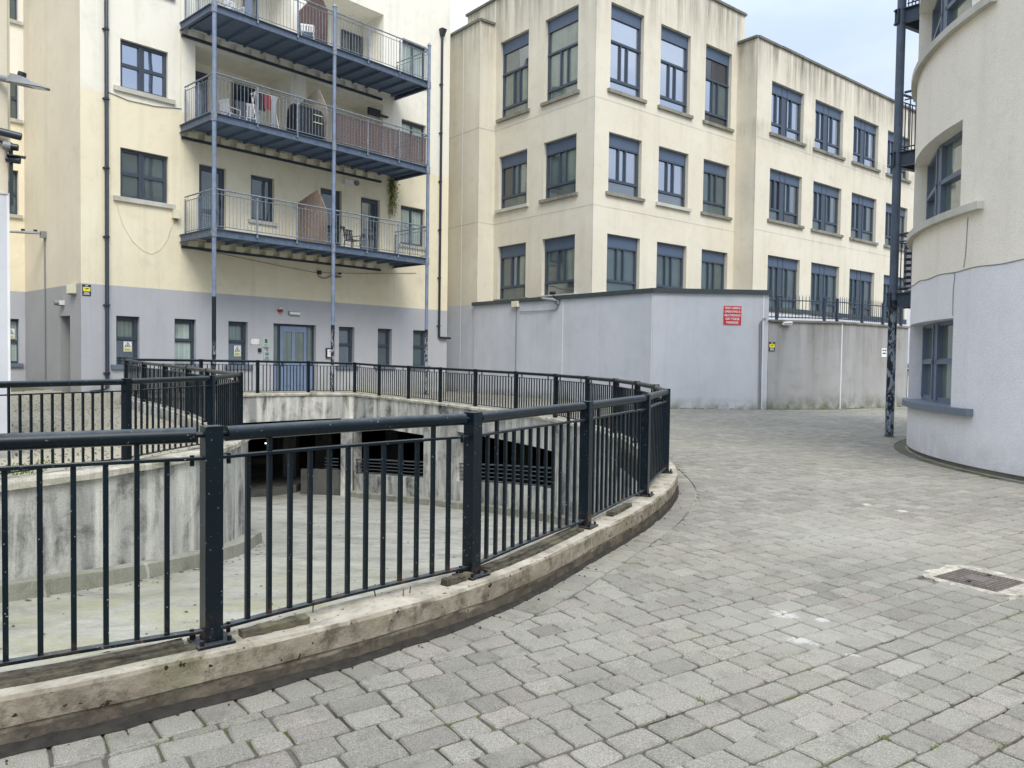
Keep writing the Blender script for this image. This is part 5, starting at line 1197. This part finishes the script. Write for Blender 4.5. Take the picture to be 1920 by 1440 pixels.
cB = [(WBB.at(a, 350)[0], WBB.at(b_, 350)[0]) for a, b_ in ((1443, 1503.5), (1525, 1578), (1597.5, 1644.5), (1662, 1703))]
hB = [(a, b_, z0, z1) for (a, b_) in cB for (z0, z1) in ((tB0, tB1), (mB0, mB1), (lB0, lB1))]
mb = MB(); holes_panel(mb, WBB, 0, s1722, -.5, zp2, hB, depth=.18); mb.quad(WBB.pt(0, zp2), WBB.pt(s1722, zp2), WBB.pt(s1722, zp2, -8), WBB.pt(0, zp2, -8)); mb.quad(WBB.pt(s1722, -.5), WBB.pt(s1722, -.5, -8), WBB.pt(s1722, zp2, -8), WBB.pt(s1722, zp2)); mb.obj('long_wing_wall', ['pale_render_low'], OB)
coping(WBB, -.0, s1722 + .06, zp2 + .001)
zpl = WBB.at(1440, 575)[1]; mb = MB(); mb.wbox(WBB, 0, s1722 + 6, zpl - .16, zpl, 0, .12); mb.obj('plinth_ledge', ['coping_metal'], OB); mb = MB(); mb.wbox(WBB, 0, s1722 + 6, -.5, zpl - .162, 0, .08); mb.obj('plinth', ['boundary_render'], OB)
for w, hs, lk in ((WBR, hR, 'R'), (WBL, hL, 'L')):
    for i, h in enumerate(hs):
        row = i % 3; col = i // 3
        if lk == 'R':
            f = {0: (lambda k: 'glass_sky'), 1: (lambda k: 'glass_sky' if k < 3 else 'glass_mid'), 2: (lambda k: 'glass_dark')}[row]
            if col == 2: f = {0: (lambda k: ['glass_black', 'glass_sky', 'glass_dark', 'glass_dark', 'glass_mid'][k]), 1: (lambda k: ['glass_mid', 'glass_dark', 'glass_dark', 'glass_dark'][k]), 2: (lambda k: 'glass_dark')}[row]
        else: f = (lambda k: ['glass_mid', 'glass_green', 'glass_dark', 'glass_green', 'glass_dark'][k % 5]) if row == 0 else (lambda k: ['glass_green', 'glass_dark', 'glass_dark', 'glass_dark'][k])
        bwin(w, *h, 'top' if row == 0 else 'mid', f, 'weathered_sill' if (i + (lk == 'L')) % 2 or row == 0 else 'stone_sill')
bb_p = [(.015, .215, .25, .8), (.245, .385, .25, .8), (.545, .68, .25, .8), (.71, .95, .25, .8), (.015, .385, .015, .21), (.545, .95, .015, .21)]
bb_b = [(.0, .38, .21, .25), (.55, .97, .21, .25), (.215, .245, .25, .8), (.68, .71, .25, .8), (.38, .4, .0, 1.), (.54, .56, .0, 1.), (.0, 1., .8, .82)]
for i, h in enumerate(hB):
    row = i % 3; f = (lambda k: 'glass_sky') if row == 0 else ((lambda k: 'glass_mid' if k < 4 else 'glass_dark') if row == 1 else (lambda k: 'glass_dark'))
    window(WBB, *h, bb_p, OB, vary(f), frame='frame_blue', t=-.14, sill='weathered_sill', bars=bb_b, panel=(0, 1, .8, 1), sillw=.13, sillh=.1, sillout=.09)
# pale beads between storeys and at the corners
for (w, a0, a1) in ((WBR, .01, s1379), (WBL, WBL.at(929, 250)[0], -.01), (WGR, .01, s928), (WGL, g0, -.01), (WBB, .01, s1722)):
    for z in (zwl, zll): mb = MB(); mb.wbox(w, a0, a1, z - .014, z + .014, 0, .004); mb.obj('storey_bead', ['stone_sill'], OB)
for (w, s) in ((WBL, 0), (WGL, 0), (WBB, 0)): mb = MB(); mb.wbox(w, s - .012, s + .010, 0, (zp1 if w is WBL else zpg if w is WGL else zp2) - .02, -.012, .004); mb.obj('corner_bead', ['stone_sill'], OB)
for (w, s, z0, z1) in ((WBL, WBL.at(928.8, 30)[0], zpg, zp1), (WBR, WBR.at(1380.5, 60)[0], zp2, zp1)): mb = MB(); mb.wbox(w, s - .014, s + .014, z0, z1, 0, .006); mb.obj('joint_bead', ['white_bead'], OB)

# ------------------------------------------------------------------ grey boundary wall
zW = W1.at(1218, 549)[1]
s0 = W1.at(889.5, 600)[0]
BW = thing('boundary_wall', 'tall smooth grey rendered wall with dark metal coping in front of the office building', 'wall')
mb = MB(); mb.wbox(W1, s0 - .02, 0, -.3, zW, -.25, 0); mb.obj('left_run', ['boundary_render'], BW)
mb = MB(); mb.wbox(W2, 0, LEN2, -.3, zW, -.25, 0); mb.obj('right_run', ['boundary_render'], BW)
mb = MB(); mb.wbox(W1, s0 - .1, .03, zW, zW + .13, -.33, .07); mb.wbox(W2, -.03, LEN2 + .07, zW, zW + .129, -.33, .069); mb.obj('coping', ['coping_metal'], BW)
for (w, x, m, r) in ((W1, 1054.5, 'white_bead', .016), (W1, 1221.5, 'white_bead', .014), (W2, 1430, 'white_bead', .016)):
    s = w.at(x, 650)[0]; mb = MB(); mb.wbox(w, s - r, s + r, .02, zW, 0, .006); mb.obj('joint_bead', [m], BW)
# conduit, box, camera, flood lamp
cs = W1.at(968.5, 640)[0]; t = thing('junction_box', 'pale box with a conduit running down the grey wall below its coping', 'box', W1.pt(cs, 3, 0))
a0, zt_ = W1.at(964, 565.5); a1, zb_ = W1.at(975, 574); mb = MB(); mb.wbox(W1, a0, a1, zb_ - .02, zt_, .004, .13); mb.obj('box', ['cream_plastic'], t)
mb = MB(); mb.tube([W1.pt(cs, zb_, .03), W1.pt(cs, .05, .03)], .014, 6); mb.obj('conduit', ['grey_plastic'], t)
q = [W1.at(*p) for p in ((975, 584.5), (1040, 582), (1046, 579), (1048, 569))]; mb = MB(); mb.tube([W1.pt(*p, .03) for p in q], .013, 6); mb.obj('side_conduit', ['pvc_grey'], t)
p = W1.at(1047, 566); t = thing('wall_lamp', 'small flat lamp with a camera on top at the head of the grey wall', 'lamp', W1.pt(p[0], p[1], 0))
mb = MB(); mb.wbox(W1, p[0] - .08, p[0] + .08, p[1] - .08, p[1] + .06, .004, .1); mb.obj('bracket', ['pvc_grey'], t)
v0 = Vector(W1.pt(p[0], p[1] + .03, .1)); mb = MB(); mb.tube([v0, v0 + Vector((-.12, -.1, .02)), v0 + Vector((-.5, -.2, .06))], [.04, .07, .03], 8); mb.obj('lamp_head', ['pvc_grey'], t)
mb = MB(); mb.tube([v0, v0 + Vector((-.12, -.05, .2))], .014, 6); mb.tube([v0 + Vector((-.2, -.12, .24)), v0 + Vector((-.05, .0, .26))], .055, 10); mb.obj('camera', ['black_plastic'], t)
# red notice
a0, zt_ = W2.at(1357, 573.5); a1, zb_ = W2.at(1389, 609); t = thing('red_sign', 'red camera warning notice with white capitals on the grey wall', 'sign', W2.pt(a0, zb_, 0)); W_ = a1 - a0; Hh = zt_ - zb_
mb = MB(); mb.wbox(W2, a0, a1, zb_, zt_, 0, .02); mb.obj('plate', ['sign_red'], t)
for k, s in enumerate(['VIDEO CAMERAS', 'OPERATING &', 'RECORDING', 'ON THESE', 'PREMISES']): text_mesh(s, Hh * .165, W2, (a0 + a1) / 2, zt_ - Hh * (.115 + .195 * k), .022, 'sign_white', t, bold=.002, maxw=W_ * .9)
# lower stained wall with spiked railing
zW3 = W3.at(1445, 603)[1]
LW = thing('lower_wall', 'lower rain-stained grey wall with thin concrete coping and black spiked railing at right', 'wall')
mb = MB(); mb.wbox(W3, .01, LEN3, -.3, zW3, -.25, 0); mb.obj('left_run', ['stained_render'], LW)
mb = MB(); mb.wbox(W4, 0, LEN4, -.3, zW3, -.25, 0); mb.obj('right_run', ['stained_render'], LW)
mb = MB(); mb.wbox(W3, .01, LEN3 + .0, zW3, zW3 + .06, -.3, .05); mb.wbox(W4, .0, LEN4 + .05, zW3, zW3 + .059, -.3, .049); mb.obj('coping', ['weathered_sill'], LW)
mb = MB(); mb.wbox(W3, LEN3 - .016, LEN3 + .012, .02, zW3, -.01, .006); mb.obj('joint_bead', ['white_bead'], LW)
SR = thing('spiked_railing', 'black railing of thin pointed bars on top of the lower stained wall', 'railing', W3.pt(0, zW3 + .06, -.12))
zr = zW3 + .06; ztip = W3.at(1470, 551)[1]; zrl = W3.at(1470, 554.5)[1]
b = MB(); b.tube([(0, 0, .06), (0, 0, ztip - zr - .08), (0, 0, ztip - zr)], [.011, .011, .002], 5); M_sp = b.mesh('spiked_bar', ['dark_steel'])
for w, Ln in ((W3, LEN3), (W4, LEN4)):
    n = int(Ln / .115)
    for k in range(n): link('spiked_bar', M_sp, SR, loc=w.pt(.06 + (Ln - .1) * k / n, zr, -.12))
    for z in (zrl - .12, zr + .09): mb = MB(); mb.tube([w.pt(.02, z, -.12), w.pt(Ln, z, -.12)], .018, 6); mb.obj('rail', ['dark_steel'], SR)
for x in (1461, 1551): s = W3.at(x, 580)[0]; mb = MB(); mb.wbox(W3, s - .03, s + .03, zr - .05, zrl, -.16, -.09); mb.tube([W3.pt(s, zrl - .02, -.12), W3.pt(s + .15, zrl + .01, -.12)], .025, 6); mb.obj('post', ['dark_steel'], SR)
for x in (1577, 1624, 1663, 1697): s = W4.at(x, 580)[0]; mb = MB(); mb.wbox(W4, s - .035, s + .035, zr - .05, zrl - .02, -.16, -.09); mb.obj('post', ['dark_steel'], SR)
cctv_sign(W3, 1442, 1453.5, 641, 658.5, 'small black and yellow camera notice on the lower stained wall')
a0, zt_ = W4.at(1653, 653); a1, zb_ = W4.at(1661.5, 669.5); t = thing('white_sign', 'small white notice with dark printing on the stained wall left of the tall pole', 'sign', W4.pt(a0, zb_, 0)); mb = MB(); mb.wbox(W4, a0, a1, zb_, zt_, 0, .012); mb.obj('plate', ['sign_white'], t)
W_ = a1 - a0; Hh = zt_ - zb_; mb = MB(); mb.wbox(W4, a0 + .12 * W_, a0 + .45 * W_, zb_ + .7 * Hh, zb_ + .84 * Hh, .012, .015); mb.wbox(W4, a0 + .55 * W_, a1 - .1 * W_, zb_ + .7 * Hh, zb_ + .84 * Hh, .012, .015); mb.wbox(W4, a0 + .15 * W_, a1 - .15 * W_, zb_ + .36 * Hh, zb_ + .5 * Hh, .012, .015); mb.obj('print', ['sign_black'], t)
p = W3.at(1473, 607); t = thing('wall_lamp', 'white floodlight on a cable at the top of the lower stained wall', 'lamp', W3.pt(*p)); mb = MB(); mb.box8([W3.pt(p[0] - .14, p[1] - .05, .1), W3.pt(p[0] + .14, p[1] - .05, .1), W3.pt(p[0] + .14, p[1] - .02, .02), W3.pt(p[0] - .14, p[1] - .02, .02), W3.pt(p[0] - .11, p[1] + .02, .16), W3.pt(p[0] + .15, p[1] + .04, .16), W3.pt(p[0] + .15, p[1] + .08, .02), W3.pt(p[0] - .11, p[1] + .06, .02)]); mb.obj('head', ['white_plastic'], t)
q = [W3.at(*x) for x in ((1438, 602.5), (1455, 604), (1462, 609), (1466, 611))]; mb = MB(); mb.tube([W3.pt(*k, .04) for k in q], .012, 5); mb.obj('cable', ['black_plastic'], t)
q = [W2.at(*x) for x in ((1425.5, 766), (1427.5, 604), (1430, 598), (1433, 596), (1436, 599))]; t = thing('conduit', 'pair of grey conduits rising beside the white joint of the grey wall', 'conduit', W2.pt(*q[0])); mb = MB(); mb.tube([W2.pt(*k, .03) for k in q], .014, 6); mb.obj('pipe', ['pvc_grey'], t); mb = MB(); mb.tube([W2.pt(k[0] - .05, k[1] - .05, .03) for k in q[:3]], .014, 6); mb.obj('pipe', ['pvc_grey'], t)

# ------------------------------------------------------------------ round building
RB = thing('round_building', 'round rendered building at right, grey below and cream above, with curved sills', 'building')
def rphi(x, y=700, r=RR):
    d = ray(x, y); d = np.array([d[0], d[1]]); dn = d / np.linalg.norm(d); c = np.array(RC); b_ = dn @ c; disc = b_ * b_ - (c @ c - r * r); tt = b_ - sqrt(max(disc, 0)); p = dn * tt; return atan2(p[1] - c[1], p[0] - c[0]), float(p[1])
def rz_(x, y, r=RR):
    ph, Y = rphi(x, y, r); return H + float(ray(x, y)[2]) * Y
def rp(ph, z, r=RR): return (RC[0] + r * cos(ph), RC[1] + r * sin(ph), z)
def pdeg(a): return a if a > 0 else a + 2 * pi
zRb = rz_(1918, 489)
wins = []
phr = pdeg(rphi(1785, 680)[0]); z1_ = rz_(1785.5, 596.5); z0_ = rz_(1780, 762.5)
wspan = .40
wins.append((phr - wspan, phr, z0_, z1_))
phu = pdeg(rphi(1803, 300)[0]); zu1 = rz_(1803, 225); zu0 = rz_(1798, 392); wins.append((phu - wspan - .06, phu, zu0, zu1))
phu2 = pdeg(rphi(1822, 20)[0]); FL2 = zu0 - 0; zt0 = rz_(1822, 22); wins.append((phu2 - wspan - .1, phu2, zt0, zt0 + (zu1 - zu0)))
mb = MB(); phs = sorted(set(list(np.linspace(radians(100), radians(300), 121)) + [w_[0] for w_ in wins] + [w_[1] for w_ in wins])); zs_ = sorted({-.3, .06, zRb, 14.} | {w_[2] for w_ in wins} | {w_[3] for w_ in wins})
for i in range(len(phs) - 1):
    for j in range(len(zs_) - 1):
        pc, zc = (phs[i] + phs[i + 1]) / 2, (zs_[j] + zs_[j + 1]) / 2
        if any(w_[0] < pc < w_[1] and w_[2] < zc < w_[3] for w_ in wins): continue
        r_ = RR if zc > .06 else RR - .03
        mb.add([rp(phs[i], zs_[j], r_), rp(phs[i + 1], zs_[j], r_), rp(phs[i + 1], zs_[j + 1], r_), rp(phs[i], zs_[j + 1], r_)], [(0, 1, 2, 3)], (1 if zc > zRb else 0 if zc > .06 else 2), True)
DR = .32
for (p0, p1, z0, z1) in wins:
    n = 10; m_ = 1 if z0 > zRb else 0
    for k in range(n):
        a, b_ = p0 + (p1 - p0) * k / n, p0 + (p1 - p0) * (k + 1) / n
        mb.quad(rp(a, z1), rp(b_, z1), rp(b_, z1, RR - DR), rp(a, z1, RR - DR), m_); mb.quad(rp(a, z0), rp(b_, z0), rp(b_, z0, RR - DR), rp(a, z0, RR - DR), m_)
    for a in (p0, p1): mb.quad(rp(a, z0), rp(a, z1), rp(a, z1, RR - DR), rp(a, z0, RR - DR), m_)
mb.obj('curved_wall', ['round_render_grey', 'round_render_cream', 'weathered_coping'], RB)
for wi, (p0, p1, z0, z1) in enumerate(wins):
    # facetted frame: three lights each on its own chord
    n = 2 if wi == 0 else 2
    fr_ = MB(); root_f = None
    for k in range(n):
        a, b_ = p0 + (p1 - p0) * k / n, p0 + (p1 - p0) * (k + 1) / n
        A, B = rp(a, 0, RR - .2), rp(b_, 0, RR - .2); w = Wall((A[0], A[1]), math.degrees(atan2(B[1] - A[1], B[0] - A[0]))); Ln = hypot(B[0] - A[0], B[1] - A[1])
        # outward normal check
        if (w.n[0] * (A[0] - RC[0]) + w.n[1] * (A[1] - RC[1])) < 0: w = Wall((B[0], B[1]), w.az + 180)
        window(w, 0, Ln, z0, z1, [(.12, .88, .07, .48), (.12, .88, .55, .95)], RB, lambda q: 'glass_green', frame='frame_round', t=0, th=.06, bars=[(.06, .12, .04, .97), (.88, .94, .04, .97), (.06, .94, .48, .53)])
    s_ = MB(); e = .09; sm = 14; mat_ = 'stone_sill' if wi else 'painted_sill'; vs = []
    for k in range(sm + 1):
        a = p0 - e + (p1 - p0 + 2 * e) * k / sm; vs += [rp(a, z0 - (.1 if wi else .095), RR - .02), rp(a, z0 - (.1 if wi else .095), RR + .09), rp(a, z0 - .0, RR + .09), rp(a, z0 + .01, RR - .25)]
    s_.add(vs, [(k * 4 + i, k * 4 + (i + 1) % 4, k * 4 + 4 + (i + 1) % 4, k * 4 + 4 + i) for k in range(sm) for i in range(4)] + [(3, 2, 1, 0), tuple(sm * 4 + i for i in range(4))]); s_.obj('curved_sill', [mat_], RB)
# cable along the colour change and down to the window
b = MB(); b.tube([rp(a, zRb + .012 + .01 * math.sin(a * 40), RR + .004) for a in np.linspace(radians(150), radians(235), 60)], .006, 5); b.obj('band_cable', ['grey_plastic'], RB)
for (pts, nm) in (([(1814.5, 408), (1812, 450), (1810, 480), (1806.5, 502)], 'a'), ([(1788, 510), (1790, 517), (1787, 545), (1786, 592)], 'b')):
    b = MB(); P_ = []
    for q in pts: ph, Y = rphi(*q, RR + .008); P_.append(rp(ph, H + float(ray(*q)[2]) * Y, RR + .008))
    b.tube(P_, .0045, 5); b.obj('drop_cable', ['pvc_grey'], RB)

# ------------------------------------------------------------------ pole and balconies of the round building
px_, py_ = LP[0], LP[1]
t = thing('support_pole', 'tall steel pole with peeling dark paint beside the round building', 'pole', (px_, py_, 0)); mb = MB(); mb.tube([(px_, py_, 0), (px_, py_, 13)], .077, 18); mb.obj('shaft', ['pole_peeling_near'], t)
mb = MB(); mb.tube([(px_, py_, 0), (px_, py_, .012)], .1, 16); mb.obj('collar', ['weathered_coping'], t)
KN = np.array([px_, py_]); eN = np.array([.68, -.73]); eF = np.array([.86, .51])
for wi, (y0, lab) in enumerate([(551, 'lowest balcony by the tall pole, striped cloth on its railing'), (288, 'middle balcony by the tall pole with bare railing against the sky'), (20, 'upper balcony by the tall pole, cut by the top of the picture')]):
    z = H + float(ray(1680, y0)[2]) * py_; t = thing('corner_balcony', lab, 'balcony', (px_, py_, z), 'balconies of the round building')
    def Q(a, b_, zz): p = KN + eN * a + eF * b_; return (p[0], p[1], zz)
    mb = MB(); mb.box8([Q(0, 0, z - .06), Q(1.5, 0, z - .06), Q(1.5, 2.4, z - .06), Q(0, 2.4, z - .06), Q(0, 0, z - .02), Q(1.5, 0, z - .02), Q(1.5, 2.4, z - .02), Q(0, 2.4, z - .02)]); mb.obj('deck', ['deck_steel'], t)
    def beam(A, B):
        A, B = np.array(A), np.array(B); d = (B - A) / np.linalg.norm(B - A); n_ = np.array([d[1], -d[0]]); c = MB()
        for (w0, w1, za, zb) in ((-.012, .012, -.24, 0), (-.02, .07, -.25, -.235), (-.02, .07, -.002, .014)):
            c.box8([(*(A + n_ * w1), z + za), (*(B + n_ * w1), z + za), (*(B + n_ * w0), z + za), (*(A + n_ * w0), z + za), (*(A + n_ * w1), z + zb), (*(B + n_ * w1), z + zb), (*(B + n_ * w0), z + zb), (*(A + n_ * w0), z + zb)])
        c.obj('edge_beam', ['dark_steel'], t)
    beam(KN - eN * .12, KN + eN * 1.5); beam(KN + eF * 2.4, KN - eF * .12)
    for (dv, Ln) in ((eN, 1.5), (eF, 2.4)):
        A = KN + dv * .1; B = KN + dv * Ln
        c = MB(); c.tube([(*A, z + 1.12), (*B, z + 1.12)], .024, 8); c.obj('handrail', ['dark_steel'], t)
        for zz in (.98, .1): c = MB(); c.tube([(*A, z + zz), (*B, z + zz)], .014, 4); c.obj('rail', ['dark_steel'], t)
        n = int(Ln / .11)
        for k in range(1, n): p = A + (B - A) * k / n; c = MB(); c.tube([(*p, z + .1), (*p, z + (.98 if k % 4 else 1.1))], .011, 4, cap=False); c.obj('baluster', ['dark_steel'], t)
    if wi == 0:
        mat_n = NT('striped_cloth'); wv = mat_n.math('SINE', mat_n.math('ADD', mat_n.math('MULTIPLY', mat_n.sep()[2], 55.), mat_n.math('MULTIPLY', mat_n.noise(2.5, 3), 5.))); mat_n.done(mat_n.mix(mat_n.ramp(wv, -.1, .1), L((44, 44, 50)), L((188, 188, 190))), .9)
        c = MB(); k_ = 14; vs = []
        for k in range(k_ + 1): p = KN + eN * (.16 + 1.2 * k / k_) + eF * (.05 + .012 * math.sin(k * 1.3)); vs += [(*p, z + .08), (*(p + eF * .01 * math.cos(k)), z + .95 - .01 * abs(math.sin(k * .8)))]
        c.add(vs, [(2 * k, 2 * k + 2, 2 * k + 3, 2 * k + 1) for k in range(k_)], 0, True)
        ts = c.obj('striped_cloth', ['striped_cloth'], None, label='black and white striped cloth tied inside the lowest balcony railing by the pole', cat='cloth')
        for k in range(3): c = MB(); c.tube([(*(KN + eN * (.2 + .1 * k)), z + .03 + .03 * k), (*(KN + eN * .7), z + .08 + .02 * math.sin(k)), (*(KN + eN * 1.2), z + .05 + .02 * k)], .022, 6); c.obj('pole_bundle', ['white_plastic' if k == 1 else 'grey_plastic'], t)

# ------------------------------------------------------------------ beyond the gap at right
BG = thing('rear_building', 'grey building seen through the narrow gap left of the round building', 'building')
wb = Wall(atY(1690, 33, 650), 5); mb = MB(); a0 = 0; holes_panel(mb, wb, .2, 4, -.5, 4.4, [(.45, 2.0, 1.75, 2.75)], depth=.15); mb.obj('wall', ['boundary_render'], BG)
window(wb, .45, 2.0, 1.75, 2.75, [(.05, .3, .06, .94), (.36, .64, .06, .94), (.7, .95, .06, .94)], BG, lambda k: 'glass_mid', frame='frame_blue')
SH = thing('lean_to_shed', 'pale lean-to with a sloping dark roof edge in the gap behind the stained wall', 'shed'); wb2 = Wall(atY(1695, 30, 650), 5)
mb = MB(); mb.wbox(wb2, 0, 2.6, -.4, 1.25, -2, 0); mb.obj('wall', ['cream_render'], SH); mb = MB(); mb.box8([wb2.pt(-.1, 1.1, .15), wb2.pt(2.7, 1.55, .15), wb2.pt(2.7, 1.55, -2), wb2.pt(-.1, 1.1, -2), wb2.pt(-.1, 1.18, .15), wb2.pt(2.7, 1.63, .15), wb2.pt(2.7, 1.63, -2), wb2.pt(-.1, 1.18, -2)]); mb.obj('roof', ['frame_blue'], SH)
GT = thing('dark_gate', 'low dark slatted gate in the gap behind the end of the stained wall', 'gate'); wb3 = Wall(atY(1694, 27, 650), 5)
for k in range(9): mb = MB(); mb.wbox(wb3, k * .12, k * .12 + .07, .0, 1.0, -.03, 0); mb.obj('slat', ['black_plastic'], GT)
mb = MB(); mb.wbox(wb3, -.05, 1.1, 1.0, 1.06, -.05, .02); mb.obj('rail', ['wood_pale'], GT)

# ------------------------------------------------------------------ buildings behind the viewer (they show in the glass)
for i, (x0, x1, y0, y1, h, lab) in enumerate([(12, 26, -22, -4, 8.5, 'cream block behind the viewer at right'), (-26, -9, -24, -12, 9, 'cream block behind the viewer at left')]):
    t = thing('opposite_building', lab, 'building', ((x0 + x1) / 2, (y0 + y1) / 2, 0)); mb = MB(); mb.box(x0, x1, y0, y1, -.3, h); mb.obj('wall', ['pale_render'], t)
    mb = MB(); mb.box8([(x0 - .3, y0 - .3, h), (x1 + .3, y0 - .3, h), (x1 + .3, y1 + .3, h), (x0 - .3, y1 + .3, h), (x0 + 3, y0 + 3, h + 2), (x1 - 3, y0 + 3, h + 2), (x1 - 3, y1 - 3, h + 2), (x0 + 3, y1 - 3, h + 2)]); mb.obj('roof', ['roof_felt'], t)
    for k in range(5):
        for fl in range(3):
            mb = MB(); xx = x0 + 1.5 + k * (x1 - x0 - 2) / 5; mb.box(xx, xx + 1.3, y1, y1 + .04, .9 + fl * 2.8, 2.4 + fl * 2.8); mb.obj('window', ['glass_mid'], t)

# ------------------------------------------------------------------ details on the ground
u = np.array([cos(radians(33.77)), sin(radians(33.77))]); n = np.array([-u[1], u[0]]); dc = np.array([3.03, 4.92])
WD = Wall((dc[0], dc[1]), 33.77)
t = thing('drain_cover', 'rusty ribbed square drain cover set in crumbling pale concrete', 'drain cover', (dc[0], dc[1], 0))
def flat(a0, a1, b0, b1, z0, z1):
    c = MB(); P_ = [dc + u * a + n * b_ for a, b_ in ((a0, b0), (a1, b0), (a1, b1), (a0, b1))]; c.box8([(*p, z0) for p in P_] + [(*p, z1) for p in P_]); return c
mk_concrete('patch_concrete', (190, 184, 168), (150, 145, 134), (112, 106, 98), sc=9, white=.5)
c = MB(); ring = []; N = 46
for k in range(N):
    a = 2 * pi * k / N; r = .27 / max(abs(cos(a)), abs(sin(a))) * (1.0 + .16 * rng.random()); r = min(r, .35); ring.append(dc + u * (r * cos(a) + .03) + n * r * sin(a))
c.add([(*p, .001) for p in ring] + [(*p, -.02) for p in ring], [tuple(range(N))] + [(k, N + k, N + (k + 1) % N, (k + 1) % N) for k in range(N)]); c.obj('concrete_surround', ['patch_concrete'], t)
hs = .18; flat(-hs - .012, hs + .012, -hs - .012, hs + .012, -.01, .004).obj('frame', ['rust'], t); flat(-hs, hs, -hs, hs, -.01, .0065).obj('lid', ['rust'], t)
for k in range(15):
    b_ = -hs + .012 + k * (2 * hs - .024) / 14
    if 4 <= k <= 10: flat(-hs + .01, -.09, b_ - .006, b_ + .006, .006, .0115).obj('rib', ['rust'], t); flat(.09, hs - .01, b_ - .006, b_ + .006, .006, .0115).obj('rib', ['rust'], t)
    else: flat(-hs + .01, hs - .01, b_ - .006, b_ + .006, .006, .0115).obj('rib', ['rust'], t)
flat(-.075, .075, -.055, .055, .006, .0105).obj('badge', ['rust'], t)
for s_ in (-1, 1): flat(s_ * .13 - .02, s_ * .13 + .02, -.012, .012, .0105, .013).obj('keyhole', ['dark_void'], t)
# moss and small weeds in the joints
plain('moss', (104, 116, 40), .95, 0, .3, 40); plain('weed', (104, 118, 52), .8, 0, .3, 30)
c = MB()
def tuft(c, x, y, n_, r, h, z=0.):
    for _ in range(n_):
        a = rng.random() * 6.28; rr = r * sqrt(rng.random()); p = np.array([x + rr * cos(a), y + rr * sin(a), z - .006]); b_ = rng.random() * 6.28; hh = h * rng.uniform(.4, 1); w_ = hh * .22; lean = np.array([cos(b_), sin(b_), 0]) * hh * .7
        sv = np.array([-sin(b_), cos(b_), 0]) * w_; c.add([p, p + lean * .5 + sv + [0, 0, hh * .5], p + lean + [0, 0, hh], p + lean * .5 - sv + [0, 0, hh * .5]], [(0, 1, 2, 3)])
for (px, py, n_, r) in [(1020, 1150, 40, .06), (1180, 1055, 40, .05), (1238, 1018, 60, .07), (1250, 1010, 30, .06), (1310, 945, 30, .08), (1318, 948, 24, .07), (1905, 1182, 50, .035), (1880, 1398, 60, .04), (1660, 1383, 40, .03), (1752, 1400, 40, .03), (1315, 1312, 30, .025), (1725, 852, 20, .06), (1733, 862, 20, .06), (630, 1160, 16, .02), (1005, 1140, 30, .08), (25, 1438, 20, .03)]:
    g_ = gnd(px, py); tuft(c, g_[0], g_[1], n_ * 2, r, .011)
for (px, py, n_, r) in [(45, 885, 90, .2), (60, 870, 60, .25), (25, 880, 60, .2), (62, 774, 60, .18), (165, 780, 40, .12)]:
    g_ = gnd(px, py, .08); tuft(c, g_[0], g_[1], n_, r, .05, .07)
for k in range(260):                                                  # along the foot of the grey walls and island edge
    w, a, b_ = [(W1, s0, 0), (W2, 0, LEN2), (W3, 0, LEN3), (W4, 0, LEN4)][k % 4]; q = w.pt(rng.uniform(a, b_), 0, .03); tuft(c, q[0], q[1], 4, .06, .05, rz1(q[0], q[1]))
c.obj('weeds', ['weed'], None, kind='stuff', label='moss and small weeds growing in the joints and along wall feet', cat='weeds')
# leaves and grit blown against the walls of the ramp
cl = MB(); IWL = dense([tuple(p) for p in ic[:40]], .1); IF = path_frames(IWL)
for k in range(420):
    if k % 2: p, nr = IF[rng.integers(0, len(IF))]; q = p + nr * (-.33 - abs(rng.normal(0, .12)))
    else: q = np.array([rng.uniform(-4.2, 1.2), rng.uniform(4.5, 16)])
    if not inside(np.array([q[0]]), np.array([q[1]]), PIT)[0]: continue
    r = rng.uniform(.008, .026); a = rng.random() * 6.28; z = -.122 * q[1] + .006; ca, sa = cos(a) * r, sin(a) * r
    cl.add([(q[0] - ca, q[1] - sa, z), (q[0] + sa * .5, q[1] - ca * .5, z + r * .3), (q[0] + ca, q[1] + sa, z), (q[0] - sa * .5, q[1] + ca * .5, z + r * .2)], [(0, 1, 2, 3)])
cl.obj('leaf_litter', ['rotten_timber'], None, kind='stuff', label='dry leaf litter and grit scattered on the ramp floor', cat='litter')
# pebbles and litter
c = MB()
for k in range(220):
    i = rng.integers(0, len(fr_k := path_frames(oc[:130]))) if k == 0 else rng.integers(0, 130)
    p, nr = _FR[i] if (_FR := globals().get('_FRC')) else globals().setdefault('_FRC', path_frames(oc[:130]))[i]
    q = p + nr * rng.uniform(.14, .24); r = rng.uniform(.003, .009); z = rz1(*q) + .004
    c.add([(q[0] - r, q[1], z), (q[0], q[1] - r, z), (q[0] + r, q[1], z), (q[0], q[1] + r, z), (q[0], q[1], z + r)], [(0, 1, 4), (1, 2, 4), (2, 3, 4), (3, 0, 4)])
c.obj('grit', ['soil'], None, kind='stuff', label='dark grit scattered beside the curved kerb', cat='grit')
for o in bpy.data.objects:
    if '_w' in o: del o['_w']
print('objects', len(bpy.data.objects)); print('Z', zp1, zp2, zpg, zwl, zll, zgw, zW, zW3, Z1, Z2, Z3, zgb)
